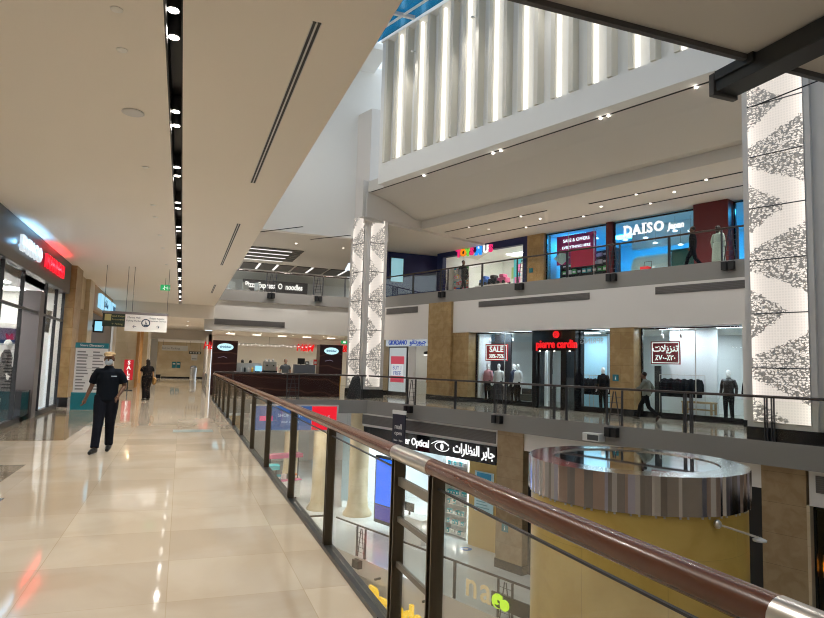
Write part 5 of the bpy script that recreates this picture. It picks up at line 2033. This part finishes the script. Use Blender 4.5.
an = [2 * PI * (k + rr.uniform(-.3, .3)) / nf for k in range(nf)]
for k in range(nf):
    q = (k + 1) % nf
    p0, p1 = (ro[k] * math.cos(an[k]), ro[k] * math.sin(an[k])), (ro[q] * math.cos(an[q]), ro[q] * math.sin(an[q]))
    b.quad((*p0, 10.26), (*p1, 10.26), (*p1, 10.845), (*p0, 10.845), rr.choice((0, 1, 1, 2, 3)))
    i0, i1 = (1.40 * math.cos(an[k]), 1.40 * math.sin(an[k])), (1.40 * math.cos(an[q]), 1.40 * math.sin(an[q]))
    b.quad((*p0, 10.845), (*p1, 10.845), (*i1, 10.845), (*i0, 10.845))
    b.quad((*i0, 10.845), (*i1, 10.845), (*i1, 10.74), (*i0, 10.74))
    j0, j1 = (1.80 * math.cos(an[k]), 1.80 * math.sin(an[k])), (1.80 * math.cos(an[q]), 1.80 * math.sin(an[q]))
    b.quad((*j0, 10.26), (*j1, 10.26), (*p1, 10.26), (*p0, 10.26))
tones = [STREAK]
for q, c in enumerate(((.34, .30, .27), (.50, .37, .30), (.52, .50, .58))):  # tints of reflected surroundings put into the facet colours
    tones.append(mat('steel_reflection_%s' % ('dark', 'rose', 'pale')[q], c, .16, 1.0, noise=.05))
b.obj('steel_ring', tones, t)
B().lathe([(1.395, 10.70), (1.395, 10.825)], 64).obj('mirror_top', [M_MIRROR], t)
b = B()
for k in range(96):
    a = 2 * PI * k / 96
    if k % 3:
        b.lathe([(.018, 10.22), (.018, 10.27)], 5, 0, (1.82 * math.cos(a), 1.82 * math.sin(a)))
b.obj('bead_trim', [M_STEEL], t)
t = thing('swivel_lamp', 'steel arm with flat round lamp reaching out from under the steel ring', 'lamp', (RC[0] + 1.888 * math.cos(R(-91)), RC[1] + 1.888 * math.sin(R(-91)), -.64), R(-8))
B().ell((0, 0, 0), .06, .06, .07, 10, 7).obj('mount', [M_STEEL], t)
B().tube([(0, 0, 0), (.66, -.06, -.20)], .016, 8).obj('arm', [M_STEEL], t)
B().lathe([(.03, -.20), (.10, -.23), (.095, -.255), (.03, -.26)], 20, 0, (.68, -.06)).obj('lamp_head', [M_PAPER], t)

# white floodlight box on the gallery edge
t = thing('floodlight', 'white boxed floodlight fixed to the gallery edge above the steel ring', 'light', W(-11.15, 16.9, -.52), FR)
B().box(-.30, .30, -.22, .1, 0, .24).obj('housing', [M_OFFW], t, bevel=.01)
B().box(-.12, .26, -.23, -.22, .04, .20).obj('lens', [M_DGREY], t)
# hanging banner
t = thing('hanging_banner', 'narrow dark blue banner with white writing hanging beyond the wood handrail', 'banner', W(-20.2, 16.5, -2.3), FR)
B().box(-.40, .40, -.03, .03, .62, 2.05).obj('dark_sheet', [mat('banner_navy', (.008, .012, .028), .5, noise=.1)], t)
B().box(-.42, .42, -.035, .035, 1.9, 2.06).obj('white_head', [M_OFFW], t)
B().box(-.40, .40, -.03, .03, .12, .62).obj('red_foot', [M_RED], t)
B().box(-.42, .42, -.035, .035, 0, .12).obj('white_foot', [M_OFFW], t)
b = B()
b.text('mall', .30, 0, -.036, 1.30, .006, 0)
b.text('open', .24, 0, -.036, 1.06, .006, 0)
b.text('10am - 10pm', .11, 0, -.036, .80, .006, 0)
b.obj('lettering', [M_OFFW], t)
B().box(-.02, .02, .03, .44, 1.72, 1.77).obj('bracket', [M_DSTEEL], t)

# ------------------------------------------------------------------ lower level
t = thing('shop_fascia', 'black optician fascia with white letters and an eye emblem on the lower level', 'sign', W(-21.0, 17.3, -1.88), FR)
B().box(-2.6, 5.55, -.12, -.06, 0, .66).obj('fascia', [M_GLOSSB], t)
b = B()
b.text('Jaber Optical', .42, 1.95, -.13, .21, .03, 0, 'RIGHT', fat=.008, xs=.9)
b.obj('lettering', [emis('sign_white', (1, 1, 1), 1.25)], t)
b = B()
b.text('\ufe95\ufe8d\ufead\ufe8e\ufec8\ufee8\ufedf\ufe8d \ufeae\ufe91\ufe8e\ufe9f', .50, 3.35, -.13, .22, .03, 0, 'LEFT', fat=.012, xs=.82)
b.obj('arabic_lettering', [emis('sign_white', (1, 1, 1), 1.25)], t)
b = B()
arc = [(2.72 + math.cos(a) * .40, -.14, .34 + math.sin(a) * .17) for a in [PI * k / 16 for k in range(2, 33)]]
b.tube(arc, .018, 5)
b.tube([(2.10, -.14, .40), (2.4, -.14, .53), (2.8, -.14, .56), (3.1, -.14, .44)], .02, 5)
b.ell((2.72, -.14, .34), .10, .02, .13, 12, 8)
b.obj('eye_emblem', [emis('sign_white', (1, 1, 1), 1.25)], t)
struct(shop_room(-26, -15.5, 17.8, 24.5, -5.4, -1.9, M_SHOPWALL))
for (u, d) in ((-17, 19.0), (-19.5, 19.2), (-22, 19.4), (-17.5, 22), (-21, 22), (-24, 20)):
    panel_light('bright white light panel in the optician ceiling', W(u, d, -1.905), FR, 1.5, .8, E_SHOPC, 'optician ceiling lights')
b = B()
b.box(-17.95, -16.35, 18.4, 18.55, -5.4, -1.9)
struct(b.obj('wall_optician', [mat('honey_panel', (.62, .42, .14), .5, noise=.06)], rotz=FR))
t = thing('wall_poster', 'blue and white eyewear poster on the honey-coloured optician panel', 'poster', W(-17.1, 18.38, -4.0), FR)
B().box(-.5, .5, -.02, 0, 0, 1.55).obj('sheet', [mat('poster_pale', (.55, .75, .80), .5, noise=.04)], t)
B().box(-.38, .38, -.026, -.02, 1.25, 1.5).obj('blue_head', [mat('poster_blue', (.04, .35, .6), .5)], t)
b = B()
for k in range(9):
    b.box(-.38, .3 - .1 * (k % 3), -.026, -.02, .15 + k * .11, .19 + k * .11)
b.obj('lines', [mat('poster_line', (.25, .45, .5), .5)], t)
t, lv = shelf_unit('black framed eyewear display shelf at the right end of the optician shop', W(-15.95, 18.5, -5.4), FR, .85, 3.3, .4, 6, M_BLACK)
for z in lv:
    for q in range(4):
        pack(PC[6], 'carton', W(-16.22 + q * .18, 18.42, -5.397 + z), FR, .14, .14, .24, 'white eyewear box on the black display shelf', 'eyewear boxes on the black display shelf')
t, lv = shelf_unit('pale lit eyewear shelf seen between the balustrade posts', W(-19.0, 18.9, -5.4), FR, 1.3, 3.3, .4, 8)
for z in lv:
    for q in range(7):
        pack(random.choice([PC[5], PC[6]]), 'carton', W(-19.5 + q * .17, 18.82, -5.397 + z), FR, .13, .14, .16, 'small frame box on the pale eyewear shelf', 'frame boxes on the pale eyewear shelf')
t = thing('shop_counter', 'white counter with computer in the lower shop', 'counter', W(-19.7, 17.0, -5.4), FR)
B().box(-.9, .9, -.35, .35, 0, .95).obj('counter_body', [M_OFFW], t, bevel=.02)
t = thing('computer', 'black monitor on the white counter of the lower shop', 'computer', W(-19.9, 16.95, -4.45), FR)
B().box(-.28, .28, -.02, .02, .14, .48).obj('monitor', [M_BLACK], t)
B().box(-.03, .03, -.02, .04, .0, .16).obj('stand', [M_BLACK], t)
t = thing('display_screen', 'tall glowing blue advertising screen on the lower level', 'screen', W(-21.6, 17.05, -5.4), FR)
B().box(-.85, .75, -.05, .12, .2, 3.05).obj('casing', [M_BLACK], t)
B().box(-.77, .67, -.06, -.05, 1.0, 2.95).obj('screen', [E_BLUE], t)
B().box(-.77, .67, -.06, -.05, .35, .95).obj('lower_screen', [emis('lit_violet', (.10, .08, .75), .5)], t)
t.location = W(-21.45, 17.0, -5.4)
for (u, d, lab) in ((-19.2, 20.0, 0), (-17.55, 17.3, 1), (-14.9, 15.6, 2)):
    pass
dot = None
for (x, y) in ((12.56, 25.9), (10.79, 22.57), (12.0, 24.2)):
    if dot is None:
        dot = thing('floor_sticker', 'round blue distance sticker on the white lower floor', 'sticker', (x, y, -5.398), 0, 'blue floor stickers')
        B().lathe([(.24, 0), (.24, .004)], 24).obj('disc', [mat('sticker_blue', (.03, .17, .5), .5, noise=.05)], dot)
        B().lathe([(.10, .004), (.10, .006)], 16).obj('symbol', [M_OFFW], dot)
    else:
        dup(dot, (x, y, -5.398), 0)
t = thing('pillar_sign', 'small teal plate on the lower stone pillar left of the drum', 'sign', W(-14.95, 17.18, -4.1), FR)
B().box(-.14, .14, -.03, 0, 0, .3).obj('plate', [M_TEAL], t)
B().text('i', .2, 0, -.033, .06, .004, 0).obj('lettering', [E_WHITE], t)
# dark shop right of the drum
b = B()
b.box(-14.2, -6.5, 17.5, 17.6, -5.4, -1.21, 0)
b.box(-6.95, -6.5, 17.25, 17.6, -5.4, -1.21, 0)
struct(b.obj('wall_dark', [M_BLACK], rotz=FR))
struct(shop_room(-5.42, 2, 17.6, 22, -5.4, -1.45, M_DARKIN))
t = thing('window_sign', 'orange glowing letters in the dark shop at the right edge', 'sign', W(-5.38, 17.8, -3.10), FR)
b = B().text('SUSHI', .34, .02, 0, .05, .05, 0, 'LEFT', fat=.02)
b.obj('lettering', [E_ORANGE], t)
B().box(0, 1.3, .04, .08, -.12, .42).obj('board', [M_BROWN], t)
B().cyl((.6, .06, .42), (.6, .06, 1.65), .015, 6).obj('rod', [M_DGREY], t)
window_pane('window_7', -5.42, 1.5, 17.45, -5.4, -1.5, (-3.4,))
panel_light('dim warm light panel in the dark lower shop', W(-3.5, 19.5, -1.46), FR, .8, .5, emis('dim_warm', (1, .6, .25), 3))
# video screen under the far edge
t = thing('video_screen', 'wide blue and red video screen hung under the far gallery edge', 'screen', (4.75, 27.38, -1.36), 0)
B().box(-1.9, 1.92, -.06, .1, 0, 1.14).obj('casing', [M_PAPER], t)
B().box(-1.82, .72, -.075, -.06, .06, 1.08).obj('blue_picture', [emis('video_blue', (.05, .13, .36), .9)], t)
B().box(.74, 1.84, -.075, -.06, .06, 1.08).obj('red_picture', [emis('video_red', (.95, .01, .03), 1.0)], t)
b = B()
b.box(-1.5, -.95, -.08, -.075, .45, .66)
b.obj('pink_spot', [emis('video_pink', (.9, .10, .30), .9)], t)
b = B()
b.text('SHOP NOW', .2, -.2, -.082, .62, .004, 0)
b.text('new season', .16, -.2, -.082, .36, .004, 0)
b.text('SALE', .26, 1.28, -.082, .5, .004, 0)
b.obj('lettering', [emis('video_pale', (.6, .75, .9), .9)], t)
b = B()
b.ell((-.1, -.082, .85), .12, .01, .12, 10, 6)
b.obj('figure_spot', [M_NAVY], t)
# yellow letters below the lower gallery
t = thing('shop_sign', 'big yellow glowing letters under the lower gallery edge', 'sign', W(-17.95, 13.55, -6.72), FR)
B().text('Brands', 1.0, 0, 0, 0, .10, 0, 'LEFT', fat=.03).obj('lettering', [E_YEL], t)
for x in (.3, 2.8):
    B().cyl((x, .05, .3), (x, .05, .95), .02, 6)
    B().box(x - .03, x + .03, .0, .28, .92, .98).obj('rod', [M_DSTEEL], t)
t = thing('lime_sign', 'lime green glowing sign on the edge of the lower gallery beside the drum', 'sign', W(-12.3, 13.72, -5.1), FR)
t.name = 'hanging_sign'
B().text('Go', .42, .0, -.05, .08, .06, 0, 'LEFT', fat=.05).obj('lettering', [E_LIME], t)
B().box(-.1, 1.5, -.02, .04, .02, .42).obj('board', [M_BLACK], t)
# lower floor furniture seen through our balustrade
for k, (x, y, m, lab) in enumerate(((3.6, 29.5, 5, 'teal-topped sales cart on the lower floor under the video screen'), (5.3, 33.0, 4, 'pink-topped sales cart between the lower round columns'),
                                    (2.6, 34.5, 0, 'red-topped sales cart far back on the lower floor'))):
    t = thing('sales_cart', lab, 'cart', (x, y, -5.4), R(15 * k))
    B().box(-.8, .8, -.35, .35, .12, .95).obj('cabinet', [M_OFFW], t, bevel=.01)
    B().box(-.85, .85, -.4, .4, .95, 1.0).obj('top', [PC[m]], t)
    for sx in (-1, 1):
        B().box(sx * .78 - .025, sx * .78 + .025, -.025, .025, 1.0, 2.1).obj('post', [M_DSTEEL], t)
        for sy in (-1, 1):
            B().cyl((sx * .6 - .02, sy * .25, .07), (sx * .6 + .02, sy * .25, .07), .07, 10).obj('wheel', [M_BLACK], t)
    B().box(-.9, .9, -.3, .3, 2.1, 2.3).obj('sign_board', [PC[m]], t)
    for q in range(5):
        pack(PC[(q + m) % 9], 'carton', (x - .6 * math.cos(R(15 * k)) + q * .3 * math.cos(R(15 * k)), y - .6 * math.sin(R(15 * k)) + q * .3 * math.sin(R(15 * k)), -4.397), R(15 * k), .2, .25, .25, 'goods on the ' + lab.split(' on ')[0].split(' between')[0].split(' far')[0], 'goods on the ' + lab.split(' cart')[0] + ' cart')
b = B()
b.box(2.0, 4.2, 45.45, 45.6, -5.4, -2.2)
b.box(5.0, 9.0, 45.45, 45.6, -5.4, -2.2, 1)
struct(b.obj('wall_lower_shops', [mat('warm_shop_wall', (.55, .36, .16), .6, noise=.1), M_SHOPWALL]))
for k, (x, m, lab) in enumerate(((3.1, E_LBLUE, 'light blue lit sign over the warm lower shop front far back'), (7.0, E_RED, 'red lit sign over the pale lower shop front far back'))):
    t = thing('shop_sign', lab, 'sign', (x, 45.4, -2.0), 0)
    B().box(-1.0, 1.0, -.06, .05, 0, .5).obj('sign_box', [m], t)
    B().box(-.7, .7, -.07, -.06, .18, .32).obj('lettering', [M_OFFW], t)
t = thing('vertical_banner', 'tall pale blue banner on the round column under the gallery corner', 'banner', (7.35, 28.3, -4.6), R(-10))
B().box(-.16, .16, -.015, .015, 0, 3.2).obj('sheet', [mat('banner_pale', (.55, .72, .76), .6, noise=.06)], t)
B().box(-.16, .16, -.02, .02, 3.2, 3.25).obj('top_bar', [M_STEEL], t)
B().cyl((0, 0, 3.25), (0, 0, 3.98), .012, 6).obj('rod', [M_STEEL], t)
# basement stalls glimpsed below
for k in range(5):
    u = -20.5 + k * 2.3
    t = thing('market_stall', 'basement stall counter under the lower gallery, %s from the left' % ('first', 'second', 'third', 'fourth', 'fifth')[k], 'stall', W(u, 16.5, -10.8), FR)
    B().box(-.9, .9, -.4, .4, 0, 1.0).obj('counter', [M_OFFW], t)
    B().box(-.95, .95, -.45, .45, 1.0, 1.05).obj('top', [PC[(5, 0, 6, 4, 1)[k]]], t)
    for q in range(6):
        pack(PC[(q + k) % 9], 'carton', W(u - .7 + q * .28, 16.4, -9.75), FR, .22, .22, .2 + .05 * (q % 3), 'goods on the %s basement stall' % ('first', 'second', 'third', 'fourth', 'fifth')[k], 'goods on the %s basement stall' % ('first', 'second', 'third', 'fourth', 'fifth')[k])

# cable crossing the right column
t = thing('suspension_cable', 'thin black cable slanting across the top of the right lit column', 'cable', W(-5.93, 15.6, 8.12), FR)
B().tube([(0, 0, 0), (2.4, .0, .30)], .016, 6).obj('cable', [M_BLACK], t)

# ------------------------------------------------------------------ gallery lamps (recessed in the soffits)
def lamp_row(label, group, pts, power, col, rotz=FR, ang=140):
    f = None
    for p in pts:
        if f is None:
            f = thing('downlight', label, 'light', p, rotz, group)
            B().lathe([(.055, -.004), (.055, .02)], 14).obj('lens', [E_LAMP], f)
            B().lathe([(.055, -.006), (.075, -.006), (.075, .01), (.055, .01)], 14, cap=False).obj('trim_ring', [M_OFFW], f)
        else:
            dup(f, p, rotz)
        spot((p[0], p[1], p[2] - .05), power, col, ang, 1.0, .08)


lamp_row('round recessed lamp under the upper gallery floor', 'mid gallery downlights', [W(-26 + k * 3.2, 23.5 if False else 21.18, 4.79) for k in range(0)] or [W(-25 + k * 3.4, 20.2, 4.79) for k in range(0)] or [W(-5, 21.2, 3.27)], 10, NEUT)
lamp_row('round recessed lamp in the upper gallery soffit', 'upper gallery downlights', [W(-25 + k * 3.3, 23.3, 8.775) for k in range(9)], 260, NEUT)
lamp_row('round recessed lamp in the sloping coffer over the far gallery', 'coffer downlights', [W(-22 + k * 3.6, 18.2, 9.99) for k in range(8)], 520, NEUT)
lamp_row('round recessed lamp in the far upper ceiling', 'far upper ceiling downlights', [(2.8 + (k % 3) * 2.6, 33.2 + (k // 3) * 8.0, 7.99) for k in range(6)], 330, NEUT, 0)
lamp_row('round recessed lamp in the low ceiling behind the kiosk', 'low ceiling downlights', [(2.4 + k * 1.8, 36.4, 3.19) for k in range(5)], 90, WARM, 0)
lamp_row('round recessed lamp in the ceiling at the far end of the walkway', 'far walkway downlights', [(-2.4 + (k % 2) * 2.6, 37 + (k // 2) * 5.0, 3.74) for k in range(4)], 160, WARM, 0)
lamp_row('round lamp in the lowest ceiling by the cream end wall', 'end wall downlights', [(-2.2 + k * 1.7, 53.5, 3.04) for k in range(3)], 120, WARM, 0)
lamp_row('round recessed lamp under the far gallery floor', 'lower gallery downlights', [(2.4 + k * 1.9, 29.0, -.61) for k in range(4)] + [(2.8 + k * 2.2, 36.0, -.61) for k in range(4)], 220, NEUT, 0)
lamp_row('round recessed lamp under the lower gallery floor', 'basement downlights', [W(-22 + k * 3.0, 15.6, -6.01) for k in range(8)], 400, WARM)
lamp_row('round recessed lamp in the bridge soffit', 'bridge downlights', [(3.2 + k * 2.6, 0.6, 4.44) for k in range(3)], 120, WARM, 0)
